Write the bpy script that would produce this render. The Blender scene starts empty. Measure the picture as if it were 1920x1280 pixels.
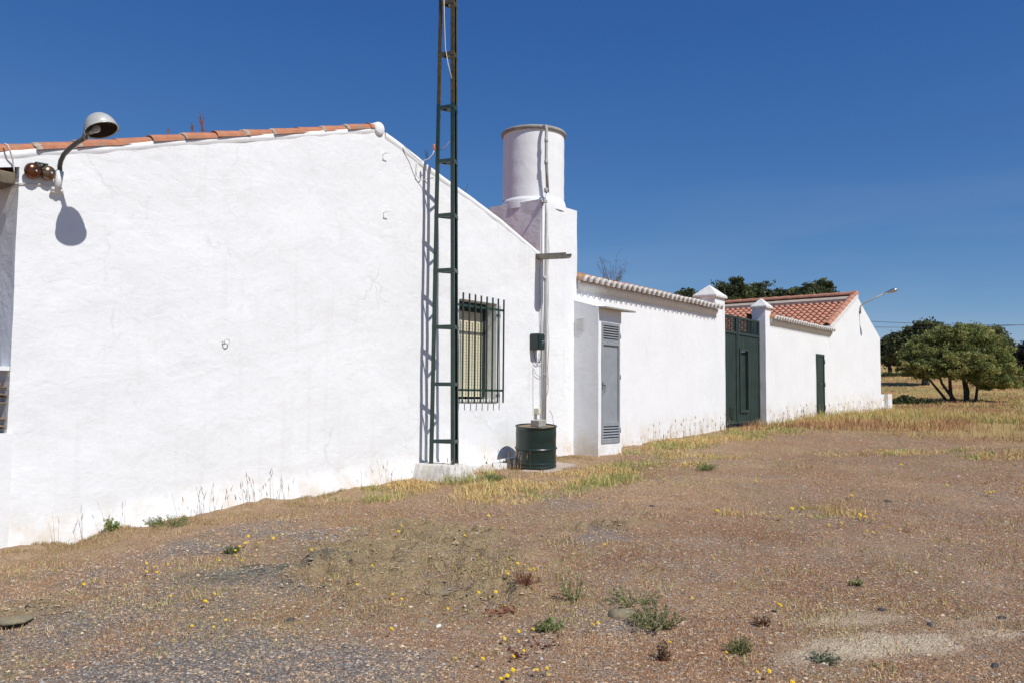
import bpy, math, random
import numpy as np
from mathutils import Vector, Matrix
random.seed(7); RNG = np.random.default_rng(11)
SC = bpy.context.scene; COL = SC.collection
V = Vector
# ------------------------------------------------------------------ camera (eye is the origin of height, wall plane is y = 0)
CAMP = V((0, -7.5, 0)); FPX = 1600.0
hd = math.radians(37.3); th = math.atan(.0648); ro = .008
F0 = V((math.cos(hd), math.sin(hd), 0)); R0 = V((math.sin(hd), -math.cos(hd), 0)); UP = V((0, 0, 1))
FW = F0*math.cos(th) + UP*math.sin(th); U0 = UP*math.cos(th) - F0*math.sin(th)
CR = R0*math.cos(ro) + U0*math.sin(ro); CU = U0*math.cos(ro) - R0*math.sin(ro)
cd = bpy.data.cameras.new('camera'); cam = bpy.data.objects.new('camera', cd); COL.objects.link(cam)
cd.lens = 30; cd.sensor_width = 36; cd.clip_start = .05; cd.clip_end = 3000
m = Matrix((CR, CU, -FW)).transposed().to_4x4(); m.translation = CAMP; cam.matrix_world = m
SC.camera = cam

def ray(px, py): return FW + CR*((px-960)/FPX) - CU*((py-640)/FPX)
def W(px, py, y=0.0):            # point of the photo lying in the vertical plane y = const
    d = ray(px, py); return CAMP + d*((y+7.5)/d.y)
def D(px, py, z):                # point of the photo at a known distance
    return CAMP + ray(px, py)*z

# ------------------------------------------------------------------ ground shape
HX = [-60, -5, 0, 3.07, 5.1, 6.6, 7.6, 9.7, 13, 17.4, 20.2, 23.5, 30, 40, 60, 80, 110, 160, 600]
HZ = [-2.6, -1.62, -1.45, -1.28, -1.13, -1.07, -1.02, -.97, -.87, -.665, -.60, -.45, -.375, -.2, .75, 2.0, 4.3, 8.0, 20.0]
def hsh(ix, iy, s):
    n = (ix.astype(np.int64)*374761393 + iy.astype(np.int64)*668265263 + s*1274126177) & 0x7fffffff
    n = ((n ^ (n >> 13))*1274126177) & 0x7fffffff
    return ((n ^ (n >> 16)) & 0xffff)/65535.0
def vn(x, y, s=0):
    ix = np.floor(x); iy = np.floor(y); fx = x-ix; fy = y-iy
    fx = fx*fx*(3-2*fx); fy = fy*fy*(3-2*fy); ix = ix.astype(np.int64); iy = iy.astype(np.int64)
    a = hsh(ix, iy, s); b = hsh(ix+1, iy, s); c = hsh(ix, iy+1, s); d = hsh(ix+1, iy+1, s)
    return (a*(1-fx)+b*fx)*(1-fy) + (c*(1-fx)+d*fx)*fy
def fbm(x, y, o=4, s=0):
    t = 0; a = .5; n = 0
    for i in range(o): t = t+a*vn(x*2**i, y*2**i, s+i*17); n += a; a *= .55
    return t/n
def sst(a, b, x):
    t = np.clip((x-a)/(b-a), 0, 1); return t*t*(3-2*t)
def blob(x, y, cx, cy, rx, ry, ang=0, soft=.5, s=3, nz=.7, f=2.5):
    c, si = math.cos(ang), math.sin(ang); dx = x-cx; dy = y-cy
    r = np.sqrt(((dx*c+dy*si)/rx)**2 + ((-dx*si+dy*c)/ry)**2) + (fbm(x*f, y*f, 4, s)-.5)*nz*2
    return 1-sst(1-soft, 1+soft*.3, r)
def ghi0(x, y):
    x = np.asarray(x, float); y = np.asarray(y, float)
    z = np.interp(x, HX, HZ) + np.where(y < 0, .02*np.maximum(y, -40), .004*np.minimum(y, 60))
    far = sst(12, 60, np.hypot(x, y+7.5))
    z = z + (fbm(x*.5, y*.5, 3, 5)-.5)*.10*np.clip(-y/1.5, .2, 1) + (fbm(x*.06, y*.06, 3, 9)-.5)*1.0*far*sst(30, 60, x)
    return z
def ghi1(x, y):      # scalar, coarse
    return float(ghi0(np.array([x]), np.array([y]))[0])
def Gp(px, py):                  # ground point of the photo
    d = ray(px, py); t = 3.0; last = 0
    while t < 400:
        p = CAMP + d*t
        if p.z < ghi1(p.x, p.y): break
        last = t; t *= 1.04
    a, b = last, t
    for _ in range(14):
        t = (a+b)/2; p = CAMP+d*t
        if p.z < ghi1(p.x, p.y): b = t
        else: a = t
    p = CAMP + d*b; return V((p.x, p.y, ghi(p.x, p.y)))
def gx(px, py):
    d = ray(px, py); t = 3.0
    while t < 400:
        p = CAMP+d*t
        if p.z < ghi1(p.x, p.y): break
        t *= 1.01
    return p.x, p.y
# patches of the ground in metres, centred where the photo shows them
c1 = gx(790, 1045); c2 = gx(880, 1120); c3 = gx(500, 1075); c4 = gx(1700, 1210); c5 = gx(1600, 1165); c6 = gx(20, 1165)
c7 = gx(1170, 990); c8 = gx(1110, 868); c9 = gx(640, 1045); c10 = gx(1820, 1165)
def pil(x, y): return np.abs(fbm(x*3.4+y*1.3+9, y*6-x*1.2, 3, 72)-.5)*2
def masks(x, y):
    crust = np.maximum.reduce([blob(x, y, c1[0], c1[1], 1.3, .8, .5, s=31), blob(x, y, c2[0], c2[1], .85, .42, -.6, s=32),
             blob(x, y, c9[0], c9[1], .9, .42, .4, s=36), .8*blob(x, y, c7[0], c7[1], .8, .14, -.8, s=37), blob(x, y, c6[0], c6[1], .3, .18, 0, s=38)])
    grey = blob(x, y, c3[0], c3[1], .62, .2, -.5, s=33)
    spot = np.maximum.reduce([blob(x, y, c4[0], c4[1], .62, .17, -.75, s=34, nz=.9), .6*blob(x, y, c5[0], c5[1], .35, .12, -.7, s=35), .5*blob(x, y, c10[0], c10[1], .3, .12, -.7, s=39)])
    d = np.hypot(x, y+7.5); ang = np.arctan2(y+7.5, x)       # gravel: near and towards the wall end, also far side near
    wallstrip = sst(-1.0, -.15, y + (fbm(x*1.3, y*1.3, 3, 41)-.5)*.9)*(1-sst(11, 12.5, x)*0)*np.where(y > .3, 0, 1)
    wallstrip = np.maximum(wallstrip, blob(x, y, c8[0], c8[1], 1.0, .5, .5, s=42))
    g = fbm(x*.8+3, y*.8, 4, 51)*.75 + fbm(x*4, y*4, 3, 52)*.25
    lean = (1-sst(5.6, 9.2, d))*.27*sst(.62, .95, ang) + (1-sst(4.8, 7.0, d))*.05*sst(.4, .7, ang)
    gravel = sst(.46, .76, g + lean - .14 - .5*wallstrip)*.85
    pl = sst(.03, .13, pil(x, y)+(vn(x*30, y*30, 77)-.5)*.06); gravel = np.clip(gravel*(1-crust*.5)+crust*(1-pl)*.8, 0, 1); crust = crust*pl
    # taller green and straw tufts
    tall = np.zeros_like(x)
    for (px, py, rx, ry, a) in ((830, 905, 1.6, .36, .1), (1060, 915, 1.7, .5, -.15), (960, 908, 1.4, .36, 0), (1250, 868, 1.9, .5, -.1), (1290, 832, 2.2, .6, .0), (1420, 812, 2.6, .8, 0), (690, 925, .8, .2, .2), (1190, 890, .8, .25, 0), (1430, 962, .75, .16, -.6), (1560, 965, .5, .16, -.6), (1700, 850, 1.6, .4, -.6), (1890, 856, 1.2, .35, -.6), (1130, 885, 1.5, .4, 0)):
        q = QC[(px, py)]; tall = np.maximum(tall, blob(x, y, q[0], q[1], rx, ry, a, s=int(px), nz=.55, f=1.8))
    meadow = sst(-1.0, 3.0, (x-17.2) + (-(y+.3))*(-.16) + (fbm(x*.5, y*.5, 4, 61)-.5)*5)
    meadow = np.maximum(meadow*np.where(y > .2, sst(23, 31, x), 1), 0)
    return dict(crust=crust, grey=grey, spot=spot, sand=wallstrip*(1-meadow), gravel=gravel, tall=tall, meadow=meadow)
QC = {}
for q in ((830, 905), (1060, 915), (960, 908), (1250, 868), (1290, 832), (1420, 812), (690, 925), (1190, 890), (1430, 962), (1560, 965), (1700, 850), (1890, 856), (1130, 885)): QC[q] = gx(*q)
def ghia(x, y):
    x = np.asarray(x, float); y = np.asarray(y, float)
    z = ghi0(x, y); d = np.hypot(x, y+7.5); near = 1-sst(14, 22, d)
    mk = masks(x, y)
    z = z + near*((fbm(x*7, y*7, 3, 71)-.5)*.022 + mk['sand']*((fbm(x*2.5, y*2.5, 3, 78)-.45)*.10+(fbm(x*11, y*11, 2, 79)-.5)*.025) + mk['crust']*(np.minimum(pil(x, y), .34)*.26+(fbm(x*22, y*22, 2, 75)-.5)*.014) + mk['grey']*(.025+(fbm(x*12, y*12, 3, 73)-.5)*.03))
    return z
def ghi(x, y): return float(ghia(np.array([x]), np.array([y]))[0])

# ------------------------------------------------------------------ materials
def mat(name, col, rough=.7, metal=0, var=.0, vscale=6, bump=0, bscale=40, spec=.3, col2=None, attr=False, fine=0, fscale=150, stain=None):
    mt = bpy.data.materials.new(name); mt.use_nodes = True; nt = mt.node_tree; N = nt.nodes; L = nt.links
    b = N['Principled BSDF']; b.inputs['Roughness'].default_value = rough; b.inputs['Metallic'].default_value = metal
    b.inputs['Specular IOR Level'].default_value = spec; b.inputs['Base Color'].default_value = (*col, 1)
    tc = N.new('ShaderNodeTexCoord')
    src = None
    if attr:
        a = N.new('ShaderNodeAttribute'); a.attribute_name = 'Col'; src = a.outputs['Color']
    if var or col2:
        n = N.new('ShaderNodeTexNoise'); n.inputs['Scale'].default_value = vscale; n.inputs['Detail'].default_value = 6; n.inputs['Roughness'].default_value = .65
        L.new(tc.outputs['Object'], n.inputs['Vector'])
        r = N.new('ShaderNodeMapRange'); r.inputs[1].default_value = .38; r.inputs[2].default_value = .64; L.new(n.outputs[0], r.inputs[0])
        mx = N.new('ShaderNodeMix'); mx.data_type = 'RGBA'
        c2 = col2 or tuple(c*(1-var) for c in col)
        mx.inputs[6].default_value = (*col, 1); mx.inputs[7].default_value = (*c2, 1); L.new(r.outputs[0], mx.inputs[0])
        if src:
            mm = N.new('ShaderNodeMix'); mm.data_type = 'RGBA'; mm.blend_type = 'MULTIPLY'; mm.inputs[0].default_value = 1
            L.new(src, mm.inputs[6]); L.new(mx.outputs[2], mm.inputs[7]); src = mm.outputs[2]
        else: src = mx.outputs[2]
    if stain:                     # (colour, scale, threshold)
        n = N.new('ShaderNodeTexNoise'); n.inputs['Scale'].default_value = stain[1]; n.inputs['Detail'].default_value = 8; n.inputs['Roughness'].default_value = .7
        L.new(tc.outputs['Object'], n.inputs['Vector'])
        r = N.new('ShaderNodeMapRange'); r.inputs[1].default_value = stain[2]; r.inputs[2].default_value = stain[2]+.08; L.new(n.outputs[0], r.inputs[0])
        mx = N.new('ShaderNodeMix'); mx.data_type = 'RGBA'; L.new(r.outputs[0], mx.inputs[0])
        if src: L.new(src, mx.inputs[6])
        else: mx.inputs[6].default_value = (*col, 1)
        mx.inputs[7].default_value = (*stain[0], 1); src = mx.outputs[2]
    if src: L.new(src, b.inputs['Base Color'])
    prev = None
    for amt, sc_, det in ((bump, bscale, 5), (fine, fscale, 3)):
        if not amt: continue
        n = N.new('ShaderNodeTexNoise'); n.inputs['Scale'].default_value = sc_; n.inputs['Detail'].default_value = det
        L.new(tc.outputs['Object'], n.inputs['Vector'])
        bp = N.new('ShaderNodeBump'); bp.inputs['Strength'].default_value = 1; bp.inputs['Distance'].default_value = amt
        L.new(n.outputs[0], bp.inputs['Height'])
        if prev: L.new(prev, bp.inputs['Normal'])
        prev = bp.outputs[0]
    if prev: L.new(prev, b.inputs['Normal'])
    return mt
def whitewash(name, crack=True, k=1.0, stains=True):
    mt = bpy.data.materials.new(name); mt.use_nodes = True; nt = mt.node_tree; N = nt.nodes; L = nt.links
    b = N['Principled BSDF']; b.inputs['Roughness'].default_value = .9; b.inputs['Specular IOR Level'].default_value = .15
    g = N.new('ShaderNodeNewGeometry')
    def noise(s, d=5, r=.6, dist=0):
        n = N.new('ShaderNodeTexNoise'); n.inputs['Scale'].default_value = s; n.inputs['Detail'].default_value = d; n.inputs['Roughness'].default_value = r
        n.inputs['Distortion'].default_value = dist; L.new(g.outputs['Position'], n.inputs['Vector']); return n.outputs[0]
    def rng(x, a, c, lo=0, hi=1):
        r = N.new('ShaderNodeMapRange'); r.inputs[1].default_value = a; r.inputs[2].default_value = c; r.inputs[3].default_value = lo; r.inputs[4].default_value = hi; L.new(x, r.inputs[0]); return r.outputs[0]
    def mix(f, a, c):
        mx = N.new('ShaderNodeMix'); mx.data_type = 'RGBA'; L.new(f, mx.inputs[0])
        for i, q in ((6, a), (7, c)):
            if isinstance(q, tuple): mx.inputs[i].default_value = (*q, 1)
            else: L.new(q, mx.inputs[i])
        return mx.outputs[2]
    def mul(a, c):
        mm = N.new('ShaderNodeMath'); mm.operation = 'MULTIPLY'
        for i, q in ((0, a), (1, c)):
            if isinstance(q, float): mm.inputs[i].default_value = q
            else: L.new(q, mm.inputs[i])
        return mm.outputs[0]
    c = mix(rng(noise(1.1, 6), .35, .65), (.83, .836, .845), (.795, .803, .812))
    c = mix(rng(noise(9, 6, .7), .5, .75, 0, .5), c, (.74, .74, .73))
    if stains:
        sp = N.new('ShaderNodeSeparateXYZ'); L.new(g.outputs['Position'], sp.inputs[0])
        # splashed earth at the foot: measured against height above the sloping ground line
        hx = N.new('ShaderNodeMath'); hx.operation = 'MULTIPLY_ADD'; L.new(sp.outputs[0], hx.inputs[0]); hx.inputs[1].default_value = .047; hx.inputs[2].default_value = -1.40
        dz = N.new('ShaderNodeMath'); dz.operation = 'SUBTRACT'; L.new(sp.outputs[2], dz.inputs[0]); L.new(hx.outputs[0], dz.inputs[1])
        low = rng(dz.outputs[0], .40, .0)
        c = mix(mul(low, rng(noise(3.0, 7, .7), .44, .66, 0, .75)), c, (.60, .47, .30))
    sc_ = N.new('ShaderNodeMapping'); sc_.inputs['Scale'].default_value = (9, 9, .7); L.new(g.outputs['Position'], sc_.inputs[0])
    n = N.new('ShaderNodeTexNoise'); n.inputs['Scale'].default_value = 1; n.inputs['Detail'].default_value = 4; L.new(sc_.outputs[0], n.inputs['Vector'])
    c = mix(rng(n.outputs[0], .56, .8, 0, .28), c, (.62, .60, .55))
    prev = None
    def bump(h, dist):
        nonlocal prev
        bp = N.new('ShaderNodeBump'); bp.inputs['Distance'].default_value = dist; L.new(h, bp.inputs['Height'])
        if prev: L.new(prev, bp.inputs['Normal'])
        prev = bp.outputs[0]
    bump(noise(2.2, 4, .5, .6), .015*k); bump(noise(9, 6, .6, .5), .0045*k); bump(noise(70, 4, .6), .0016*k)
    # trowel ridges: short oblique strokes
    mp = N.new('ShaderNodeMapping'); mp.inputs['Scale'].default_value = (3, 3, 6); mp.inputs['Rotation'].default_value = (0, .35, 0); L.new(g.outputs['Position'], mp.inputs[0])
    n2 = N.new('ShaderNodeTexNoise'); n2.inputs['Scale'].default_value = 1.6; n2.inputs['Detail'].default_value = 5; n2.inputs['Distortion'].default_value = 1.2; L.new(mp.outputs[0], n2.inputs['Vector'])
    bump(n2.outputs[0], .0035*k)
    if crack:
        wv = N.new('ShaderNodeTexNoise'); wv.inputs['Scale'].default_value = 3; wv.inputs['Detail'].default_value = 5; L.new(g.outputs['Position'], wv.inputs['Vector'])
        ad = N.new('ShaderNodeVectorMath'); ad.operation = 'MULTIPLY_ADD'; L.new(wv.outputs['Color'], ad.inputs[0]); ad.inputs[1].default_value = (.4, .4, .4); L.new(g.outputs['Position'], ad.inputs[2])
        vo = N.new('ShaderNodeTexVoronoi'); vo.feature = 'DISTANCE_TO_EDGE'; vo.inputs['Scale'].default_value = .42; L.new(ad.outputs[0], vo.inputs['Vector'])
        ln = rng(vo.outputs['Distance'], .0, .007, 1, 0)
        ln = mul(ln, rng(noise(.9, 3), .52, .62))
        c = mix(mul(ln, .22), c, (.35, .34, .32))
    L.new(c, b.inputs['Base Color']); L.new(prev, b.inputs['Normal'])
    return mt
M = {}
M['wall'] = whitewash('whitewashed_plaster'); M['wall2'] = whitewash('whitewashed_plaster_plain', crack=False, k=.6)
M['mortar'] = mat('white_mortar', (.76, .74, .70), .95, var=.18, vscale=14, bump=.006, bscale=30, fine=.002)
M['oldmortar'] = mat('old_mortar', (.50, .44, .38), .95, col2=(.34, .27, .22), vscale=16, bump=.008, bscale=26, fine=.003)
M['plinth'] = mat('worn_whitewash', (.66, .64, .60), .95, col2=(.50, .46, .40), vscale=5, bump=.008, bscale=20, fine=.002, stain=((.34, .28, .21), 7, .60))
M['plainwhite'] = mat('white_paint', (.74, .74, .73), .6, var=.08, vscale=9, fine=.001, fscale=120)
M['tile'] = mat('terracotta', (.50, .215, .12), .9, attr=False, col2=(.37, .16, .095), vscale=8, bump=.006, bscale=22, fine=.001, stain=((.27, .23, .17), 6, .55))
M['tile2'] = mat('terracotta_weathered', (.50, .23, .10), .9, col2=(.36, .20, .12), vscale=9, bump=.004, bscale=25, stain=((.42, .38, .30), 9, .55))
M['oldtile'] = mat('aged_tan_tile', (.30, .21, .14), .9, var=.4, vscale=9, bump=.004)
M['tilered'] = mat('terracotta_red', (.50, .235, .155), .9, col2=(.40, .19, .13), vscale=5, bump=.003, bscale=20, stain=((.25, .17, .12), 4, .62))
M['dgreen'] = mat('dark_green_paint', (.030, .062, .048), .42, var=.35, vscale=12, spec=.5, fine=.0006, fscale=90, stain=((.045, .05, .04), 18, .62))
M['gategreen'] = mat('gate_green_paint', (.034, .058, .048), .5, var=.3, vscale=3, spec=.45, stain=((.09, .085, .06), 7, .62))
M['rust'] = mat('rusted_paint', (.10, .085, .04), .75, col2=(.045, .05, .035), vscale=14, bump=.001, stain=((.20, .11, .06), 22, .56))
M['drumgreen'] = mat('drum_green_paint', (.015, .034, .029), .36, var=.3, vscale=5, spec=.5, bump=.003, bscale=4, stain=((.10, .065, .04), 13, .655))
M['lid'] = mat('rusty_lid', (.30, .22, .14), .8, var=.4, vscale=10, bump=.002)
M['concrete'] = mat('concrete', (.42, .40, .36), .95, var=.3, vscale=15, bump=.004, bscale=45)
M['rawcement'] = mat('weathered_cement', (.36, .345, .31), .95, var=.25, vscale=8, bump=.005, bscale=30)
M['ridgeband'] = mat('ridge_mortar_band', (.46, .38, .31), .95, var=.2, vscale=6)
M['slab'] = mat('paving_slab', (.50, .38, .30), .9, col2=(.42, .36, .31), vscale=6, bump=.004, bscale=30)
M['alu'] = mat('aluminium', (.55, .56, .56), .33, metal=.85, var=.2, vscale=8, spec=.5)
M['alubright'] = mat('lamp_enamel', (.60, .595, .55), .32, metal=.15, var=.2, vscale=9, spec=.6)
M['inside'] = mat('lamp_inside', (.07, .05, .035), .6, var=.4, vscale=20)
M['bulb'] = mat('milky_glass', (.42, .40, .36), .25, spec=.5)
M['darkmetal'] = mat('grey_green_metal', (.15, .15, .13), .5, metal=.3, var=.3, vscale=20)
M['brass'] = mat('bell_copper', (.22, .085, .045), .28, metal=.8, col2=(.10, .045, .03), vscale=18, spec=.5)
M['brass2'] = mat('bell_bronze', (.30, .24, .17), .3, metal=.8, col2=(.16, .07, .04), vscale=22, spec=.5)
M['greydoor'] = mat('grey_door_paint', (.30, .32, .345), .55, var=.16, vscale=5, spec=.4, fine=.0006, stain=((.22, .21, .19), 9, .62))
M['blackgap'] = mat('dark_recess', (.03, .035, .04), .8)
M['shutter'] = mat('cream_shutter', (.70, .64, .46), .55, var=.12, vscale=10)
M['cable'] = mat('white_cable', (.62, .60, .56), .6)
M['bcable'] = mat('dark_cable', (.03, .03, .03), .6)
M['pvc'] = mat('grey_pipe', (.46, .46, .44), .5, var=.25, vscale=9)
M['orange'] = mat('orange_insulator', (.60, .20, .07), .4, spec=.5)
M['wood'] = mat('weathered_timber', (.20, .165, .12), .9, var=.4, vscale=12, bump=.006, bscale=20)
M['galv'] = mat('galvanised_gutter', (.30, .28, .25), .6, metal=.3, var=.4, vscale=10, stain=((.16, .09, .06), 9, .58))
M['bark'] = mat('bark', (.05, .042, .034), .95, col2=(.10, .085, .07), vscale=6, bump=.02, bscale=14)
M['leaf'] = mat('leaves', (1, 1, 1), .6, attr=True, spec=.3, var=.05)
M['blade'] = mat('blades', (1, 1, 1), .8, attr=True, spec=.12, var=.05)
M['stonec'] = mat('gravel_stone', (1, 1, 1), .9, attr=True, var=.25, vscale=30)
M['rocks'] = mat('rock', (.27, .225, .14), .95, col2=(.20, .17, .12), vscale=14, bump=.01, bscale=30, fine=.003)
M['darkrock'] = mat('dark_rock', (.07, .07, .08), .9, var=.35, vscale=20, bump=.006, bscale=40)
M['petal'] = mat('yellow_petals', (.78, .54, .01), .6, spec=.2)
M['stem'] = mat('green_stem', (.12, .17, .05), .7)
M['redleaf'] = mat('red_dying_leaves', (.33, .10, .055), .7, var=.4, vscale=30)
for k_ in ('leaf',):      # thin leaves let some light through
    nt = M[k_].node_tree; b = nt.nodes['Principled BSDF']; tr = nt.nodes.new('ShaderNodeBsdfTranslucent'); ms = nt.nodes.new('ShaderNodeMixShader'); ms.inputs[0].default_value = .36
    nt.links.new(b.inputs['Base Color'].links[0].from_socket, tr.inputs[0]); nt.links.new(b.outputs[0], ms.inputs[1]); nt.links.new(tr.outputs[0], ms.inputs[2]); nt.links.new(ms.outputs[0], nt.nodes['Material Output'].inputs[0])

# ------------------------------------------------------------------ object helpers
def tag(o, label=None, cat=None, group=None, kind=None):
    if label: o['label'] = label
    if cat: o['category'] = cat
    if group: o['group'] = group
    if kind: o['kind'] = kind
    return o
def thing(name, label, cat, loc=(0, 0, 0), group=None, rotz=0):
    o = bpy.data.objects.new(name, None); COL.objects.link(o); o.location = loc; o.rotation_euler = (0, 0, rotz); o.empty_display_size = .1
    return tag(o, label, cat, group, 'thing' if cat else None)
class MB:
    def __init__(s): s.v = []; s.f = []; s.mi = []; s.cur = 0; s.sm = []; s.smooth = False
    def add(s, vs, fs):
        o = len(s.v); s.v += [tuple(v) for v in vs]
        for f in fs: s.f.append(tuple(i+o for i in f)); s.mi.append(s.cur); s.sm.append(s.smooth)
        return s
    def box(s, a, b):
        x0, y0, z0 = a; x1, y1, z1 = b
        vs = [(x, y, z) for z in (z0, z1) for y in (y0, y1) for x in (x0, x1)]
        return s.add(vs, [(0, 2, 3, 1), (4, 5, 7, 6), (0, 1, 5, 4), (2, 6, 7, 3), (0, 4, 6, 2), (1, 3, 7, 5)])
    def bar(s, p, q, w, h, up=(0, 0, 1)):
        p = V(p); q = V(q); d = (q-p).normalized(); u = V(up)
        if abs(d.dot(u)) > .98: u = V((0, 1, 0))
        a = d.cross(u).normalized()*w/2; b = a.cross(d).normalized()*h/2
        vs = [e+i*a+j*b for e in (p, q) for i, j in ((-1, -1), (1, -1), (1, 1), (-1, 1))]
        return s.add(vs, [(0, 1, 2, 3), (7, 6, 5, 4), (0, 4, 5, 1), (1, 5, 6, 2), (2, 6, 7, 3), (3, 7, 4, 0)])
    def angle(s, p, q, dirs, w, t):   # angle iron: two flanges
        p = V(p); q = V(q); a = V(dirs[0]).normalized(); b = V(dirs[1]).normalized()
        pr = [V((0, 0, 0)), a*w, a*w+b*t, a*t+b*t, a*t+b*w, b*w]
        vs = [e+c for e in (p, q) for c in pr]; n = 6
        return s.add(vs, [tuple(range(n-1, -1, -1)), tuple(range(n, 2*n))]+[(i, (i+1) % n, n+(i+1) % n, n+i) for i in range(n)])
    def tube(s, pts, r, n=8, cap=True):
        pts = [V(p) for p in pts]; rs = r if isinstance(r, (list, tuple)) else [r]*len(pts); o = len(s.v); prev = None
        vs = []
        for i, p in enumerate(pts):
            d = ((pts[i+1] if i < len(pts)-1 else p) - (pts[i-1] if i else p)).normalized()
            if prev is None:
                prev = d.orthogonal().normalized()
            a = (prev - d*prev.dot(d)).normalized(); prev = a; b = d.cross(a)
            vs += [p + (a*math.cos(2*math.pi*k/n)+b*math.sin(2*math.pi*k/n))*rs[i] for k in range(n)]
        fs = [(i*n+k, i*n+(k+1) % n, (i+1)*n+(k+1) % n, (i+1)*n+k) for i in range(len(pts)-1) for k in range(n)]
        sm = s.smooth; s.smooth = True; s.add(vs, fs); s.smooth = sm
        if cap:
            L0 = len(s.v)-len(vs)
            s.f.append(tuple(L0+k for k in range(n-1, -1, -1))); s.mi.append(s.cur); s.sm.append(False)
            s.f.append(tuple(L0+(len(pts)-1)*n+k for k in range(n))); s.mi.append(s.cur); s.sm.append(False)
        return s
    def lathe(s, prof, n=32, mtx=None, close=False):
        mtx = mtx or Matrix()
        vs = [mtx @ V((r*math.cos(2*math.pi*k/n), r*math.sin(2*math.pi*k/n), z)) for r, z in prof for k in range(n)]
        fs = [(i*n+k, i*n+(k+1) % n, (i+1)*n+(k+1) % n, (i+1)*n+k) for i in range(len(prof)-1) for k in range(n)]
        sm = s.smooth; s.smooth = True; s.add(vs, fs); s.smooth = sm
        return s
    def build(s, name, material, parent=None, bevel=0, attr=None, loc=None):
        me = bpy.data.meshes.new(name); off = V((0, 0, 0))
        if parent is not None: off = parent_world(parent)
        if loc is not None: off = V(loc)
        me.from_pydata([(v[0]-off.x, v[1]-off.y, v[2]-off.z) for v in s.v], [], s.f)
        for mt in (material if isinstance(material, list) else [material]): me.materials.append(mt)
        me.polygons.foreach_set('material_index', s.mi); me.polygons.foreach_set('use_smooth', s.sm)
        if attr is not None:
            ca = me.color_attributes.new('Col', 'FLOAT_COLOR', 'POINT'); ca.data.foreach_set('color', np.asarray(attr, np.float32).ravel())
        me.validate(); me.update()
        o = bpy.data.objects.new(name, me); COL.objects.link(o)
        if parent is not None:
            o.parent = parent; o['_w'] = tuple(off)
        else:
            o.location = off
        if bevel:
            b = o.modifiers.new('bevel', 'BEVEL'); b.width = bevel; b.segments = 2; b.limit_method = 'ANGLE'; b.angle_limit = .6
        return o
def parent_world(p):
    w = V((0, 0, 0))
    while p is not None: w = w + p.location; p = p.parent
    return w
def sn(x, y, z, s=0.0):
    return (math.sin(x*3.1+y*2.3+s)+math.sin(y*4.7-z*3.7+s*2+x)+math.sin(z*5.3+x*2.9+s*.7)+.6*math.sin(x*11.3+z*9.1+s)+.6*math.sin(y*12.7+z*8.3-x*3))/4.2
def plaster(mb, x0, x1, y0, y1, z0, z1, step=.12, amp=.007, skip=()):
    """box of subdivided faces whose surface wavers as hand-laid plaster does"""
    mb.smooth = True
    def face(o, u, v, lu, lv):
        nu = max(1, min(90, round(lu/step))); nv = max(1, min(60, round(lv/step)))
        vs = []
        for j in range(nv+1):
            for i in range(nu+1):
                p = V(o)+V(u)*lu*i/nu+V(v)*lv*j/nv
                vs.append((p.x+amp*sn(p.x, p.y, p.z, 1), p.y+amp*sn(p.x, p.y, p.z, 4), p.z+amp*sn(p.x, p.y, p.z, 8)))
        mb.add(vs, [(j*(nu+1)+i, j*(nu+1)+i+1, (j+1)*(nu+1)+i+1, (j+1)*(nu+1)+i) for j in range(nv) for i in range(nu)])
    lx, ly, lz = x1-x0, y1-y0, z1-z0
    if 'f' not in skip: face((x0, y0, z0), (1, 0, 0), (0, 0, 1), lx, lz)
    if 'b' not in skip: face((x1, y1, z0), (-1, 0, 0), (0, 0, 1), lx, lz)
    if 'l' not in skip: face((x0, y1, z0), (0, -1, 0), (0, 0, 1), ly, lz)
    if 'r' not in skip: face((x1, y0, z0), (0, 1, 0), (0, 0, 1), ly, lz)
    if 't' not in skip: face((x0, y0, z1), (1, 0, 0), (0, 1, 0), lx, ly)
    mb.smooth = False
    return mb
def tile(mb, p, d, s, n, L, r0, r1, t=.012, up=True, k=7, vf=.85):
    """one barrel roof tile: half cylinder shell from p along d"""
    p = V(p); d = V(d).normalized(); s = V(s).normalized(); n = V(n).normalized(); sg = 1 if up else -1; vs = []
    for e, r in ((0, r0), (L, r1)):
        for rr in (r, r-t):
            for i in range(k+1):
                a = math.pi*i/k; vs.append(p+d*e + s*(math.cos(a)*rr) + n*(math.sin(a)*rr*vf*sg))
    m_ = k+1; fs = []
    for i in range(k):
        fs += [(i, i+1, 2*m_+i+1, 2*m_+i), (m_+i+1, m_+i, 3*m_+i, 3*m_+i+1), (i+1, i, m_+i, m_+i+1), (2*m_+i, 2*m_+i+1, 3*m_+i+1, 3*m_+i)]
    fs += [(0, 2*m_, 3*m_, m_), (k, m_+k, 3*m_+k, 2*m_+k)]
    sm = mb.smooth; mb.smooth = False; mb.add(vs, fs); mb.smooth = sm
def fastmesh(name, verts, tri, cols, material, nper=3):
    """big meshes from numpy: verts (N,3), tri (M,nper)"""
    me = bpy.data.meshes.new(name); nv = len(verts); nf = len(tri)
    me.vertices.add(nv); me.vertices.foreach_set('co', np.asarray(verts, np.float32).ravel())
    me.loops.add(nf*nper); me.loops.foreach_set('vertex_index', np.asarray(tri, np.int32).ravel())
    me.polygons.add(nf); me.polygons.foreach_set('loop_start', np.arange(0, nf*nper, nper, dtype=np.int32))
    me.update(calc_edges=True)
    if cols is not None:
        ca = me.color_attributes.new('Col', 'FLOAT_COLOR', 'POINT')
        ca.data.foreach_set('color', np.concatenate([cols, np.ones((nv, 1))], 1).astype(np.float32).ravel())
    me.materials.append(material); me.validate()
    o = bpy.data.objects.new(name, me); COL.objects.link(o); return o

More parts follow.
